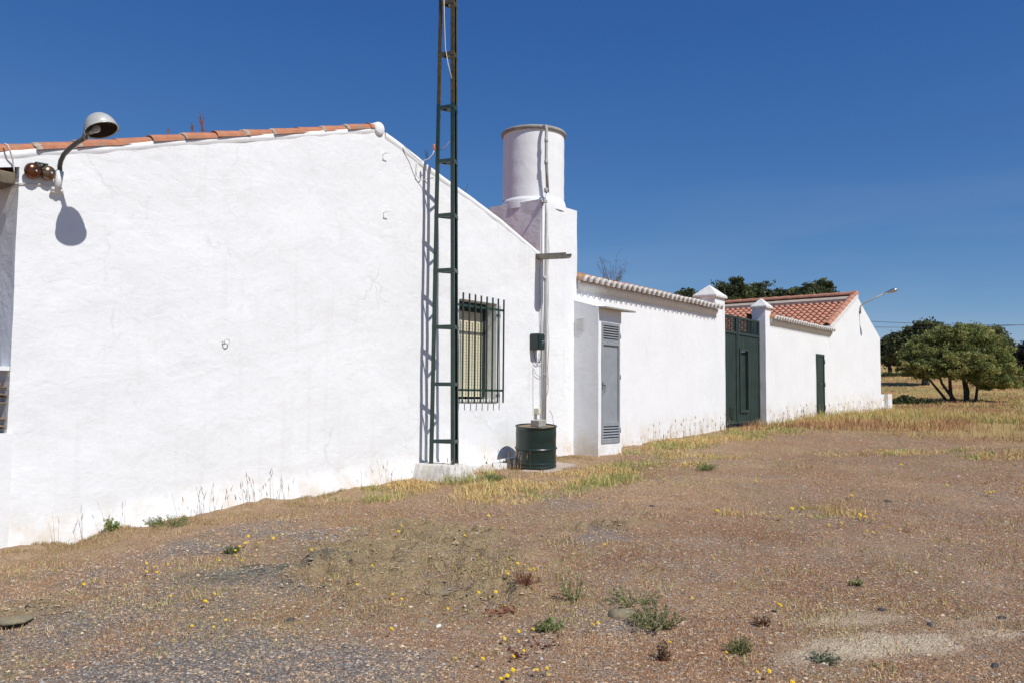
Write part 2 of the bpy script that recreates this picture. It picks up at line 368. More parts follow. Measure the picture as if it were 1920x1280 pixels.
#GROUND#
# ------------------------------------------------------------------ ground sheet
def grow(a, b, st, k, lim):
    r = [a]; s = st
    while abs(r[-1]-a) < lim: s *= k; r.append(r[-1]+(s if b > 0 else -s))
    return r[1:]
xs = np.concatenate([np.array(grow(1.6, -1, .05, 1.25, 300))[::-1], np.arange(1.6, 11.5, .038), grow(11.5, 1, .04, 1.022, 900)])
ys = np.concatenate([np.array(grow(-8.2, -1, .05, 1.12, 500))[::-1], np.arange(-8.2, .25, .038), grow(.25, 1, .05, 1.12, 500)])
X, Y = np.meshgrid(xs, ys); Z = ghia(X, Y); mk = masks(X, Y)
nx, ny = len(xs), len(ys); ii = (np.arange(ny-1)[:, None]*nx+np.arange(nx-1)[None, :]).ravel()
quads = np.stack([ii, ii+1, ii+nx+1, ii+nx], 1)
gm = bpy.data.materials.new('dry_earth'); gm.use_nodes = True
ground = fastmesh('ground', np.stack([X.ravel(), Y.ravel(), Z.ravel()], 1), quads, None, gm, 4)
ground.data.polygons.foreach_set('use_smooth', np.ones(len(quads), bool)); tag(ground, kind='structure')
ca = ground.data.color_attributes.new('mask', 'FLOAT_COLOR', 'POINT')
ca.data.foreach_set('color', np.stack([mk['gravel'], mk['crust'], mk['sand'], np.ones_like(X)], 2).astype(np.float32).ravel())
ca = ground.data.color_attributes.new('mask2', 'FLOAT_COLOR', 'POINT')
ca.data.foreach_set('color', np.stack([mk['grey'], mk['spot'], mk['meadow'], np.ones_like(X)], 2).astype(np.float32).ravel())
nt = gm.node_tree; N = nt.nodes; L = nt.links; b = N['Principled BSDF']; b.inputs['Roughness'].default_value = .95; b.inputs['Specular IOR Level'].default_value = .1
g = N.new('ShaderNodeNewGeometry')
def nz(s, d=5, r=.6):
    n = N.new('ShaderNodeTexNoise'); n.inputs['Scale'].default_value = s; n.inputs['Detail'].default_value = d; n.inputs['Roughness'].default_value = r; L.new(g.outputs['Position'], n.inputs['Vector']); return n.outputs[0]
def rg(x, a, c, lo=0, hi=1):
    r = N.new('ShaderNodeMapRange'); r.inputs[1].default_value = a; r.inputs[2].default_value = c; r.inputs[3].default_value = lo; r.inputs[4].default_value = hi; L.new(x, r.inputs[0]); return r.outputs[0]
def mx(f, a, c, mode='MIX'):
    q = N.new('ShaderNodeMix'); q.data_type = 'RGBA'; q.blend_type = mode
    if isinstance(f, float): q.inputs[0].default_value = f
    else: L.new(f, q.inputs[0])
    for i, w in ((6, a), (7, c)):
        if isinstance(w, tuple): q.inputs[i].default_value = (*w, 1)
        else: L.new(w, q.inputs[i])
    return q.outputs[2]
def at(nm):
    a = N.new('ShaderNodeAttribute'); a.attribute_name = nm; s = N.new('ShaderNodeSeparateColor'); L.new(a.outputs['Color'], s.inputs[0]); return s.outputs
m1 = at('mask'); m2 = at('mask2')
vo = N.new('ShaderNodeTexVoronoi'); vo.inputs['Scale'].default_value = 70; L.new(g.outputs['Position'], vo.inputs['Vector'])
vs_ = N.new('ShaderNodeSeparateColor'); L.new(vo.outputs['Color'], vs_.inputs[0])
spk = rg(vs_.outputs[2], .80, .84)
earth = mx(rg(nz(5, 8, .75), .35, .65), (.48, .305, .180), (.35, .21, .122))
earth = mx(rg(nz(1.1, 4), .42, .62, 0, .7), earth, (.32, .215, .14))
earth = mx(rg(nz(45, 4, .7), .52, .7, 0, .8), earth, (.33, .24, .17))
earth = mx(rg(nz(.8, 6, .65), .44, .60, 0, .55), earth, (.33, .165, .08))
earth = mx(rg(nz(.45, 5, .6), .52, .66, 0, .5), earth, (.54, .37, .205))
earth = mx(spk, earth, mx(vs_.outputs[0], (.55, .46, .37), (.24, .20, .18)))
grav = mx(vs_.outputs[0], (.19, .165, .145), (.29, .25, .215))
grav = mx(rg(vs_.outputs[1], .93, .95), grav, (.5, .48, .44))
c = mx(m1[0], earth, grav)
sand = mx(rg(nz(9, 6, .7), .35, .65), (.50, .35, .215), (.36, .235, .135)); c = mx(m1[2], c, sand)
crust = mx(rg(nz(14, 7, .75), .38, .62), (.44, .335, .185), (.27, .205, .115)); c = mx(rg(m1[1], 0, 1, 0, .9), c, crust)
c = mx(m2[0], c, mx(rg(nz(12, 6, .7), .4, .6), (.26, .235, .17), (.14, .13, .11)))
c = mx(m2[1], c, mx(rg(nz(20, 6, .7), .4, .6), (.72, .60, .43), (.54, .42, .28)))
mead = mx(rg(nz(.35, 5, .7), .46, .62), (.52, .36, .15), (.36, .20, .10)); mead = mx(rg(nz(.22, 4, .7), .55, .65, 0, .7), mead, (.28, .26, .09)); mead = mx(rg(nz(4, 6, .8), .4, .7, 0, .6), mead, (.38, .28, .13))
c = mx(m2[2], c, mead)
L.new(c, b.inputs['Base Color'])
bp = N.new('ShaderNodeBump'); bp.inputs['Distance'].default_value = .012; L.new(vo.outputs['Distance'], bp.inputs['Height'])
b2 = N.new('ShaderNodeBump'); b2.inputs['Distance'].default_value = .03; L.new(nz(22, 6, .7), b2.inputs['Height']); L.new(bp.outputs[0], b2.inputs['Normal']); L.new(b2.outputs[0], b.inputs['Normal'])

# ------------------------------------------------------------------ scattered ground cover
def scatter(n, dmin, dmax, pw, a0=-44, a1=43):
    """points round the viewpoint, density thinning with distance by the power pw"""
    u = RNG.random(n); a = math.radians(37.3) + np.radians(RNG.uniform(a0, a1, n))
    e = 2-pw
    d = (dmin**e + u*(dmax**e-dmin**e))**(1/e) if abs(e) > 1e-3 else dmin*(dmax/dmin)**u
    return d*np.cos(a), -7.5+d*np.sin(a), d
def keep(x, y, m_): return x[m_], y[m_]
def blocked(x, y):               # under buildings, slabs or plinths
    r = (y > -.02) & (x < 30.3)
    r |= (x > 11.3) & (x < 12.3) & (y > -.55)
    r |= (x > 7.55) & (x < 8.60) & (y > -.62)
    return r
def blades(x, y, h, w, lean, cols, nseg=1, curl=0.0):
    n = len(x); z = ghia(x, y)-.004; a = RNG.uniform(0, 2*np.pi, n); la = RNG.uniform(0, 2*np.pi, n); l = lean*RNG.random(n)
    wx, wy = np.cos(a)*w/2, np.sin(a)*w/2
    rows = []
    for i in range(nseg):
        t = i/nseg; s_ = 1-t*.5; ox = np.cos(la)*l*h*t**(1+curl); oy = np.sin(la)*l*h*t**(1+curl); oz = h*t*np.sqrt(np.clip(1-(l*t)**2*.5, .2, 1))
        rows += [np.stack([x+ox-wx*s_, y+oy-wy*s_, z+oz], 1), np.stack([x+ox+wx*s_, y+oy+wy*s_, z+oz], 1)]
    rows.append(np.stack([x+np.cos(la)*l*h, y+np.sin(la)*l*h, z+h*np.sqrt(np.clip(1-l**2*.55, .1, 1))], 1))
    k = len(rows); v = np.stack(rows, 1).reshape(-1, 3); base = np.arange(n)*k; tr = []
    for i in range(nseg-1): tr += [np.stack([base+2*i, base+2*i+1, base+2*i+3], 1), np.stack([base+2*i, base+2*i+3, base+2*i+2], 1)]
    j = 2*(nseg-1); tr.append(np.stack([base+j, base+j+1, base+j+2], 1))
    return v, np.concatenate(tr), np.repeat(cols, k, 0)
def pal(n, cs, jit=.18):
    cs = np.array(cs); i = RNG.integers(0, len(cs), n); return cs[i]*(1+RNG.uniform(-jit, jit, (n, 1)))
def join(parts):
    o = 0; vs = []; ts = []; cs = []
    for v, t, c_ in parts: vs.append(v); ts.append(t+o); cs.append(c_); o += len(v)
    return np.concatenate(vs), np.concatenate(ts), np.concatenate(cs)
DRY = [(.60, .38, .205), (.53, .305, .165), (.66, .455, .26), (.44, .24, .13), (.57, .385, .225), (.70, .54, .33)]
GREEN = [(.33, .35, .11), (.43, .41, .14), (.54, .48, .19), (.24, .28, .09), (.62, .53, .23)]
STRAW = [(.74, .57, .25), (.66, .46, .18), (.76, .61, .31), (.56, .35, .14), (.52, .45, .17), (.70, .48, .20)]
P = []
x, y, d = scatter(620000, 4.2, 24, 1.9); mk = masks(x, y)
clump = fbm(x*1.1, y*1.1, 4, 81)*.65 + fbm(x*7, y*7, 3, 82)*.35
peb = sst(.55, .25, np.arctan2(y+7.5, x))*(1-sst(6.5, 9, d))
pr = np.clip(sst(.36, .60, clump + .13 - .22*mk['gravel']-.13*peb)*(1-.93*mk['sand'])*(1-.9*mk['crust'])*(1-.85*mk['spot'])*(1-.7*mk['grey']) + .03, 0, 1)
k_ = (RNG.random(len(x)) < pr) & ~blocked(x, y) & (mk['meadow'] < .6); x, y, d = x[k_], y[k_], d[k_]; n = len(x)
h = RNG.uniform(.005, .020, n)*(1+.6*(fbm(x*2, y*2, 2, 83)-.5)*2)*(1+d/30); tone = fbm(x*.7, y*.7, 3, 84)[:, None]
c_ = pal(n, DRY, .25)*(.52+.85*tone); redp = sst(.46, .60, fbm(x*.55+20, y*.9, 4, 86))[:, None]; c_ = c_*(1-redp*np.array([.10, .26, .34]))
gs = (fbm(x*.9+9, y*1.5, 4, 85)[:, None] > .57) & (RNG.random((n, 1)) < .5); c_ = np.where(gs, pal(n, GREEN), c_)
P.append(blades(x, y, h, .0030*(1+d/9), 1.25, c_))
v, t, c_ = join(P); o = fastmesh('dry_grass', v, t, c_, M['blade']); tag(o, 'short reddish brown dry grass covering the trodden gravel yard', 'dry grass', kind='stuff')
P = []
# tufts of taller yellow green grass by the wall, the drum and the gate
x, y, d = scatter(700000, 7, 26, 1.0); mk = masks(x, y)
cl = fbm(x*2.0, y*2.0, 4, 91)*.6+fbm(x*5.5, y*5.5, 3, 97)*.4; tz = sst(.35, .50, cl)
k_ = (RNG.random(len(x)) < mk['tall']*tz*.95) & ~blocked(x, y); x, y, d = x[k_], y[k_], d[k_]; n = len(x); cl = cl[k_]
big = fbm(x*1.1, y*1.1, 3, 92)*sst(.38, .66, cl)*1.5; h = RNG.uniform(.02, .11, n)*(.25+1.3*big)
c_ = np.where((fbm(x*1.4+5, y*1.4, 3, 93)[:, None] > .5), pal(n, GREEN), pal(n, STRAW)); P.append(blades(x, y, h, .0035*(1+d/12), 1.0, c_, 3, .8))
# sparse tufts elsewhere
x, y, d = scatter(120000, 4.5, 22, 1.6); tt = fbm(x*3.3, y*3.3, 3, 95)
mk = masks(x, y); k_ = (tt > .665) & ~blocked(x, y) & (mk['meadow'] < .5); x, y, d = x[k_], y[k_], d[k_]; n = len(x)
P.append(blades(x, y, RNG.uniform(.015, .06, n), .003*(1+d/10), .8, np.where(RNG.random((n, 1)) < .4, pal(n, GREEN), pal(n, DRY)), 2, .8))
# small mats of dry stalks along the foot of the white wall
x = RNG.uniform(3.0, 11.3, 42000); y = -RNG.exponential(.28, 42000)-.02; tt = fbm(x*2.6, y*2.6, 3, 96); k_ = (tt > .54) & ~blocked(x, y); x, y = x[k_], y[k_]; n = len(x)
P.append(blades(x, y, RNG.uniform(.008, .045, n), .0035, .95, np.where(RNG.random((n, 1)) < .22, pal(n, GREEN), pal(n, [(.42, .27, .15), (.36, .21, .12), (.30, .22, .12), (.48, .36, .22)])), 2, .8))
# seeding stalks standing against the walls
sx = []; sy = []
for px, cnt, sp in ((165, 9, .22), (200, 5, .12), (372, 7, .05), (448, 26, .36), (500, 8, .2), (700, 12, .2), (760, 20, .3), (850, 34, .22), (1230, 26, .5), (1290, 30, .6), (1340, 22, .5), (1465, 26, .5), (1505, 22, .7), (1570, 26, 1.2), (1620, 26, 1.4), (1140, 8, .25), (960, 8, .2)):
    q = W(px, 640); sx += list(q.x + RNG.normal(0, sp, cnt)); sy += list(-.07-np.abs(RNG.normal(0, .12, cnt)) - (.75 if 735 < px < 870 else (.5 if px == 1140 else 0)))
sx = np.array(sx); sy = np.array(sy); n = len(sx); h = RNG.uniform(.08, .34, n)*np.where(sx > 12, 1.15, 1)
for k in range(n):                                     # stalk with a seed head
    v_, t_, cc = blades(sx[k:k+1], sy[k:k+1], h[k:k+1], .0028+.0002*sx[k], .35, pal(1, [(.34, .27, .14), (.45, .34, .2)]), 2); P.append((v_, t_, cc))
    tip = v_[-1]; r_ = (.0032+.0003*sx[k])*RNG.uniform(.7, 1.2); a = RNG.uniform(0, 6.28); hh = RNG.uniform(.035, .065); ln = RNG.uniform(-.03, .03)
    vv = np.array([tip+[-r_*math.cos(a), -r_*math.sin(a), -hh*.4], tip+[r_*math.cos(a), r_*math.sin(a), -hh*.4], tip+[ln, 0, hh*.6], tip+[0, 0, -hh]])
    P.append((vv, np.array([[0, 1, 2], [1, 0, 3]]), np.repeat(pal(1, [(.24, .17, .11), (.36, .27, .17)]), 4, 0)))
v, t, c_ = join(P); o = fastmesh('grass', v, t, c_, M['blade']); tag(o, 'yellow green grass tufts and seeding stalks along the foot of the white walls', 'grass', kind='stuff')
# golden meadow beyond the yard
x, y, d = scatter(420000, 13, 110, 1.5, -44, 12); mk = masks(x, y)
k_ = (RNG.random(len(x)) < mk['meadow']**.7*(.12+.88*sst(.36, .56, fbm(x*.9, y*.9, 4, 101)))) & ~blocked(x, y); x, y, d = x[k_], y[k_], d[k_]; n = len(x)
near = 1-sst(26, 34, d); h = RNG.uniform(.05, .27, n)*(.2+1.3*fbm(x*.45, y*.45, 3, 102))*(.6+.4*near)*(.15+.85*sst(.1, 1.0, mk['meadow'][k_]))
tone = fbm(x*.35, y*.35, 4, 103)[:, None]
c_ = np.where(tone > .54, pal(n, [(.46, .25, .13), (.52, .31, .16), (.40, .23, .12)]), pal(n, STRAW)*.86); c_ = np.where((fbm(x*.3+7, y*.3, 4, 104)[:, None] > .58) & (RNG.random((n, 1)) < .7), pal(n, GREEN), c_)
v, t, c_ = blades(x, y, h, .004*(1+d/11), .7, c_, 2, .7); o = fastmesh('meadow_grass', v, t, c_, M['blade']); tag(o, 'tall golden and reddish dry meadow grass beyond the yard', 'grass', kind='stuff')
# gravel
x, y, d = scatter(330000, 4.2, 15, 2.0); mk = masks(x, y)
k_ = (RNG.random(len(x)) < np.clip(.24+.66*mk['gravel']-.6*mk['sand']-.45*mk['spot']-.05*mk['crust'], .03, 1)) & ~blocked(x, y) & (mk['meadow'] < .5); x, y, d = x[k_], y[k_], d[k_]; n = len(x)
z = ghia(x, y); r = RNG.gamma(2.4, .0013, n)+.0022; r = np.minimum(r, .018)*(1+d/30); a = RNG.uniform(0, 6.28, n); gr = masks(x, y)['gravel']
oc = np.array([(1, 0, 0), (.3, .9, .1), (-.8, .5, -.1), (-.7, -.6, .1), (.4, -.85, 0), (.05, .05, .75), (0, 0, -.6)])
tr = np.array([(0, 1, 5), (1, 2, 5), (2, 3, 5), (3, 4, 5), (4, 0, 5)])
v = oc[None]*(1+RNG.uniform(-.3, .3, (n, 7, 3))); v = v*(r[:, None, None]*np.stack([RNG.uniform(.7, 1.3, n), RNG.uniform(.7, 1.3, n), RNG.uniform(.5, .9, n)], 1)[:, None, :])
ca_, sa = np.cos(a)[:, None], np.sin(a)[:, None]; v = np.stack([v[..., 0]*ca_-v[..., 1]*sa, v[..., 0]*sa+v[..., 1]*ca_, v[..., 2]], 2)+np.stack([x, y, z+r*.1], 1)[:, None, :]
t = (tr[None]+(np.arange(n)*7)[:, None, None]).reshape(-1, 3)
c_ = np.where(RNG.random((n, 1)) < .10+.62*gr[:, None], pal(n, [(.19, .17, .155), (.25, .23, .21), (.32, .295, .27), (.14, .125, .115)], .25), pal(n, [(.54, .375, .23), (.62, .49, .34), (.43, .29, .185), (.36, .28, .21), (.58, .41, .25)], .3)); c_ = np.where(RNG.random((n, 1)) < .025, pal(n, [(.62, .60, .56), (.5, .42, .32)], .1), c_)
o = fastmesh('gravel', v.reshape(-1, 3), t, np.repeat(c_, 7, 0), M['stonec']); tag(o, 'loose blue grey gravel with a few white chips in the yard', 'gravel', kind='stuff')

#HOUSE#
# ------------------------------------------------------------------ main house
xL, xR, xG = 2.90, 10.53, W(708, 240).x
zL = W(0, 283).z; zA = W(706, 243).z; xa = W(700, 240).x
zR = W(1003, 476).z
TL = [W(a_, b_) for a_, b_ in ((-40, 286), (0, 283), (100, 277), (200, 272.5), (320, 262), (400, 257), (480, 252.5), (640, 243), (706, 238))]
TR = [W(a_, b_) for a_, b_ in ((723, 249), (755, 273), (800, 309), (840, 339), (885, 371), (940, 413), (1004, 468), (1010, 473))]
xG = W(722, 240).x
def top(x_):
    L_ = TL if x_ < xG else TR
    return float(np.interp(x_, [p_.x for p_ in L_], [p_.z for p_ in L_]))
LB0, LB1 = W(14, 346).z, W(14, 322).z; xC = W(31, 350).x; print('corner x', xC, W(12, 800).x, W(22, 640).x)
hx0, hx1 = W(861, 650).x, W(930.8, 650).x; hz0, hz1 = W(930.8, 748).z, W(930.8, 570).z
house = thing('farmhouse', 'long low whitewashed farmhouse gable with one barred window and a clay tile verge', 'house', (7, 0, -1.1))
mb = MB(); mb.smooth = True
cols_ = sorted(set([round(v_, 4) for v_ in list(np.arange(3.07, hx0, .075))+[hx0]+list(np.linspace(hx0, hx1, 14))+list(np.arange(hx1+.07, xR-.03, .075))+[xR, xG, xL]]))
rows_ = []
for xc in cols_:
    tz = top(xc); zs = list(np.linspace(-1.75, hz0, 26))+list(np.linspace(hz0, hz1, 16))[1:]+list(np.linspace(hz1, tz, 20))[1:]
    rows_.append([(xc, (.012*sn(xc*.8, 0, zz*.9, 2)+.004*sn(xc*4, 1, zz*5, 3))*(0 if (hx0-.01 <= xc <= hx1+.01 and hz0-.01 <= zz <= hz1+.01) else 1) - (.05*max(0, 1-(zz-float(np.interp(xc, HX, HZ)))/.22) if zz < float(np.interp(xc, HX, HZ))+.22 else 0), zz) for zz in zs])
nr = len(rows_[0]); fs = []
for i in range(len(cols_)-1):
    for j in range(nr-1):
        cx = (cols_[i]+cols_[i+1])/2; cz = (rows_[i][j][2]+rows_[i][j+1][2])/2
        if hx0 < cx < hx1 and hz0 < cz < hz1: continue
        if cx < 3.07 and cz < LB1: continue
        fs.append((i*nr+j, (i+1)*nr+j, (i+1)*nr+j+1, i*nr+j+1))
i7 = cols_.index(3.07); mb.add([p for r_ in rows_ for p in r_], fs); mb.add([(3.07, .06, p[2]) for p in rows_[i7]]+list(rows_[i7]), [(j, nr+j, nr+j+1, j+1) for j in range(nr-1)]); mb.smooth = False
# window reveals, left return, back body
mb.box((hx0-.05, .0, hz0-.03), (hx0, .30, hz1+.03)).box((hx1, .004, hz0-.03), (hx1+.05, .30, hz1+.03)).box((hx0, .004, hz1), (hx1, .30, hz1+.03))
plaster(mb, 3.07, 3.45, .004, 8, -1.75, 1.78, .1, .006, skip='ftb')
mb.add([(3.07, 8, -1.75), (xR, 8, -1.75), (xR, 8, zR), (xG, 8, zA-.06), (3.07, 8, zL)], [(0, 4, 3, 2, 1)])
mb.add([(xR, .0, -1.75), (xR, 8, -1.75), (xR, 8, zR), (xR, .0, zR)], [(0, 1, 2, 3)])
mb.build('wall', M['wall'], house)
# mortar band under the verge tiles
mb = MB(); mb.smooth = True; vs = []
xx = np.linspace(xL, 10.5, 150)
for xc in xx:
    w_ = .007*sn(xc*2.2, 0, 0, 5)+.004*math.sin(xc*2*math.pi/.35)
    tz = top(xc)
    vs += [(xc, .002, tz-.075+w_), (xc, -.009+w_*.4, tz-.05+w_), (xc, -.015+w_*.5, tz-.004+w_*.6), (xc, .10, tz+.012)]
mb.add(vs, [(i*4+j, (i+1)*4+j, (i+1)*4+j+1, i*4+j+1) for i in range(len(xx)-1) for j in range(3) if not (vs[i*4][0] < xG < vs[i*4+4][0])]); mb.smooth = False
mb.build('verge_mortar', M['wall2'], house)
# verge tiles climbing both slopes
rk = thing('tmp', None, None); bpy.data.objects.remove(rk)
mb = MB(); mc = MB(); sl = V((xG-xL, 0, zA-zL)).normalized(); nn = V((-sl.z, 0, sl.x))
def run(x0_, x1_, st, mb, mc, oy=.060, dz=-.014):
    xq = x0_; sgn = 1 if x1_ > x0_ else -1
    while (x1_-xq)*sgn > .10:
        stp = st*random.uniform(.94, 1.06); xe = xq+sgn*min(stp*1.13, (x1_-xq)*sgn); p_ = V((xq, oy+random.uniform(-.008, .008), top(xq)-.004+dz+random.uniform(-.004, .006))); q_ = V((xe, p_.y, top(xe)-.010+dz)); dd = (q_-p_).normalized(); n_ = V((-dd.z, 0, dd.x)); n_ = n_ if n_.z > 0 else -n_
        tile(mb, p_+n_*.008, dd, (0, 1, 0), n_, (q_-p_).length, .086, .073)
        if random.random() < .5:      # rough mortar collar at the joint
            sm_ = mc.smooth; mc.smooth = True; vs = []; k1 = 9
            for e_, r_ in ((-.022, .074), (-.012, .086+random.uniform(0, .003)), (.008, .088+random.uniform(0, .003)), (.018+random.uniform(-.01, .025), .083)):
                for i in range(k1+1):
                    a_ = math.pi*i/k1; rj = r_*(1+random.uniform(-.04, .04)); vs.append(p_+dd*(e_+random.uniform(-.008, .008))+V((0, 1, 0))*math.cos(a_)*rj+n_*(math.sin(a_)*rj*.85+.006))
            mc.add(vs, [(j*(k1+1)+i, j*(k1+1)+i+1, (j+1)*(k1+1)+i+1, (j+1)*(k1+1)+i) for j in range(3) for i in range(k1)]); mc.smooth = sm_
        xq += sgn*stp
run(xL-.75, xG-.10, .345, mb, mc); mb.cur = 1; mb.smooth = True; mb.add(mc.v, mc.f); mb.build('verge_tiles', [M['tile'], M['oldmortar']], house)
mb = MB(); mc = MB(); run(10.50, xG+.06, .30, mb, mc, .085, -.035); mb.cur = 1; mb.smooth = True; mb.add(mc.v, mc.f); mb.build('verge_tiles', [M['tile'], M['oldmortar']], house)
sr = V((10.47-xG, 0, zR-(zA-.10))).normalized()
def sheet_roof(mb, o, u, vdir, lu, lv, pitch=.24, row=.36, r=.055, nu=8, hz=None):
    """barrel tiled roof surface: o eave corner, u along the eave, vdir up the slope"""
    u = V(u).normalized(); vd = V(vdir).normalized(); n = u.cross(vd).normalized(); n = n if n.z > 0 else -n
    NU = int(lu/pitch*nu); NR = int(math.ceil(lv/row)); vs = []; sub = 3
    for j in range(NR):
        for e in range(sub+1):
            tt = (j+e/sub*1.0)*row; lift = (1-e/sub)*.034
            for i in range(NU+1):
                a = i/nu*2*math.pi; hgt = r*(.5+.5*math.cos(a))**.75
                jt = .008*math.sin(i//nu*7.3+j*3.1)*(1 if e < sub else .3)
                vs.append(V(o)+u*(i*pitch/nu)+vd*(min(tt, lv)+jt)+n*(hgt*(1+.10*(1-e/sub))+lift))
    W_ = NU+1; fs = []
    for rr in range(NR*(sub+1)-1):
        for i in range(NU): fs.append((rr*W_+i, rr*W_+i+1, (rr+1)*W_+i+1, (rr+1)*W_+i))
    mb.add(vs, fs)
mb = MB(); sheet_roof(mb, (xL-.3, 8.2, zL-.3*(zA-zL)/(xG-xL)-.06), (0, -1, 0), sl, 8.02, (xG-xL+.3)/sl.x, nu=6)
sheet_roof(mb, (10.60, .18, zR-.11), (0, 1, 0), -sr, 8.0, (10.60-xG)/sr.x, nu=6)
mb.build('roof', M['tile'], house)
mb = MB()   # ridge end: rounded white knob and ridge tiles behind it
pk = W(712, 240); mb.smooth = True
pk = W(710, 239); mtx = Matrix.Translation((pk.x, -.03, pk.z-.02)) @ Matrix.Rotation(math.pi/2, 4, 'X')
mb.lathe([(0, .006), (.06, .004), (.074, -.004), (.082, -.02), (.086, -.32)], 24, mtx)
mb.smooth = False; mb.build('ridge_end', M['wall2'], house)
mb = MB(); yy = .12
while yy < 8: tile(mb, (pk.x-.0, yy+.15, pk.z-.03), (0, 1, .0), (1, 0, 0), (0, 0, 1), .42, .10, .09); yy += .37
mb.build('ridge_tiles', M['tile2'], house)
# window: shutter with slats, frame, sill
win = MB().box((hx0, .20, hz0+.03), (hx0+.05, .25, hz1)).box((hx1-.055, .20, hz0+.03), (hx1-.002, .25, hz1)).box((hx0+.05, .19, hz1-.13), (hx1-.055, .262, hz1)).build('window', M['blackgap'], house)
mb = MB(); zz = hz0+.035
while zz < hz1-.14:
    mb.box((hx0+.05, .215, zz), (hx1-.055, .240, zz+.036)); mb.box((hx0+.05, .2175, zz+.036), (hx1-.055, .236, zz+.041)); zz += .041
mb.build('shutter', M['shutter'], win, bevel=.003)
MB().box((hx0-.02, -.028, hz0-.035), (hx1+.02, .27, hz0+.001)).build('sill', M['mortar'], win, bevel=.008)
# grille
zu = W(935, 581.3, -.07).z; zd = W(935, 731.5, -.07).z; xb = W(944, 600, -.075).x
grille = thing('window_grille', None, None, (xb-.5, 0, zd)); grille.parent = house; grille.location = grille.location-house.location
for zq in (zu, zd):
    rl = MB().bar((xb-1.04, -.062, zq), (xb+.02, -.062, zq), .012, .03).bar((xb-.02, -.056, zq-.002), (xb-.02, .03, zq-.002), .022, .022).bar((xb-1.0, -.056, zq-.002), (xb-1.0, .03, zq-.002), .022, .022).build('rail', M['dgreen'], grille)
zt, zb_ = W(944, 562, -.08).z, W(942, 754.5, -.08).z
for k in range(9):
    xq = xb-.1265*k; MB().bar((xq, -.080, zb_), (xq+random.uniform(-.003, .003), -.080, zt+.002*k), .019, .019, (0, 1, 0)).build('bar', M['dgreen'], grille, bevel=.002)
# gutter stub under the low eave, sticking out past the wall
gq = W(1068, 482, -.62); mb = MB(); vs = []; g0 = W(1008, 480, 0)
for yv, zc, xc in ((.35, g0.z+.05, g0.x+.09), (-.62, gq.z+.055, gq.x-.0)):
    for rr in (.078, .071):
        for i in range(9): a = math.pi+math.pi*i/8; vs.append((xc-.02+rr*math.cos(a), yv, zc+rr*math.sin(a)*1.05))
fs = []
for i in range(8): fs += [(i, i+1, 18+i+1, 18+i), (9+i+1, 9+i, 27+i, 27+i+1), (i, 9+i, 9+i+1, i+1), (18+i, 18+i+1, 27+i+1, 27+i)]
fs += [(0, 18, 27, 9), (8, 17, 35, 26)]
mb.add(vs, fs).build('gutter', M['galv'], house)
# porch corner at the far end of the gable: timber lintel
MB().box((1.5, -.03, LB0), (W(27, 335).x, .34, LB1-.004)).build('lintel_beam', M['wood'], house, bevel=.01)
# low plinth skirt of lumpy whitewash below the mast
mb = MB(); mb.smooth = True; qx0, qx1, qy0 = W(768, 875).x-.04, W(868, 872, -.553).x+.16, -.74; qz = W(851, 871, -.553).z+.003; nu_, nv_ = 46, 30; vs = []
for j in range(nv_+1):
    for i in range(nu_+1):
        x_ = qx0+(qx1-qx0)*i/nu_; y_ = qy0+(.01-qy0)*j/nv_; ed = min(x_-qx0, qx1-x_, y_-qy0)+.028*sn(x_*5, y_*5, 0, 2); t_ = max(0, min(1, (ed-.015)/.13)); t_ = t_*t_*(3-2*t_); gz_ = ghi1(x_, y_)-.05
        vs.append((x_, y_, gz_+(qz-gz_)*t_+.006*sn(x_*9, y_*9, 1, 3)*(1 if t_ < .9 else .3)))
mb.add(vs, [(j*(nu_+1)+i, j*(nu_+1)+i+1, (j+1)*(nu_+1)+i+1, (j+1)*(nu_+1)+i) for j in range(nv_) for i in range(nu_)]); mb.smooth = False; mb.build('mast_plinth', M['plinth'], house)
mb = MB(); plaster(mb, 8.2, 9.42, -.27, .0, -1.4, -.905, .07, .02, skip='b'); mb.build('foot_skirt', M['wall2'], house)

# perforated parapet of stacked roof tiles beside the corner
par = thing('tile_parapet', 'low porch parapet with openings made of stacked curved roof tiles', 'parapet', (2.3, .1, -1.3))
zt0, zt1 = W(10, 812).z, W(10, 694).z
mb = MB(); plaster(mb, 1.4, 3.10, -.040, .16, -1.75, zt0, .1, .004, skip='b'); mb.box((1.4, .0, zt1), (3.066, .17, zt1+.035)); mb.build('parapet_wall', M['wall2'], par)
mb = MB(); zz = zt0; k = 0; hh = (zt1-zt0)/4
while k < 4:
    xx0 = 1.45+(.075 if k % 2 else 0)
    while xx0 < 3.06:
        tile(mb, (xx0, .02, zz+.004), (0, 1, 0), (1, 0, 0), (0, 0, 1), .13, .078, .078, .014); xx0 += .157
    zz += hh; k += 1
for k in range(1, 4): mb.box((1.42, .03, zt0+hh*k-.012), (3.069, .15, zt0+hh*k+.0))
mb.build('curved_tiles', M['oldtile'], par)

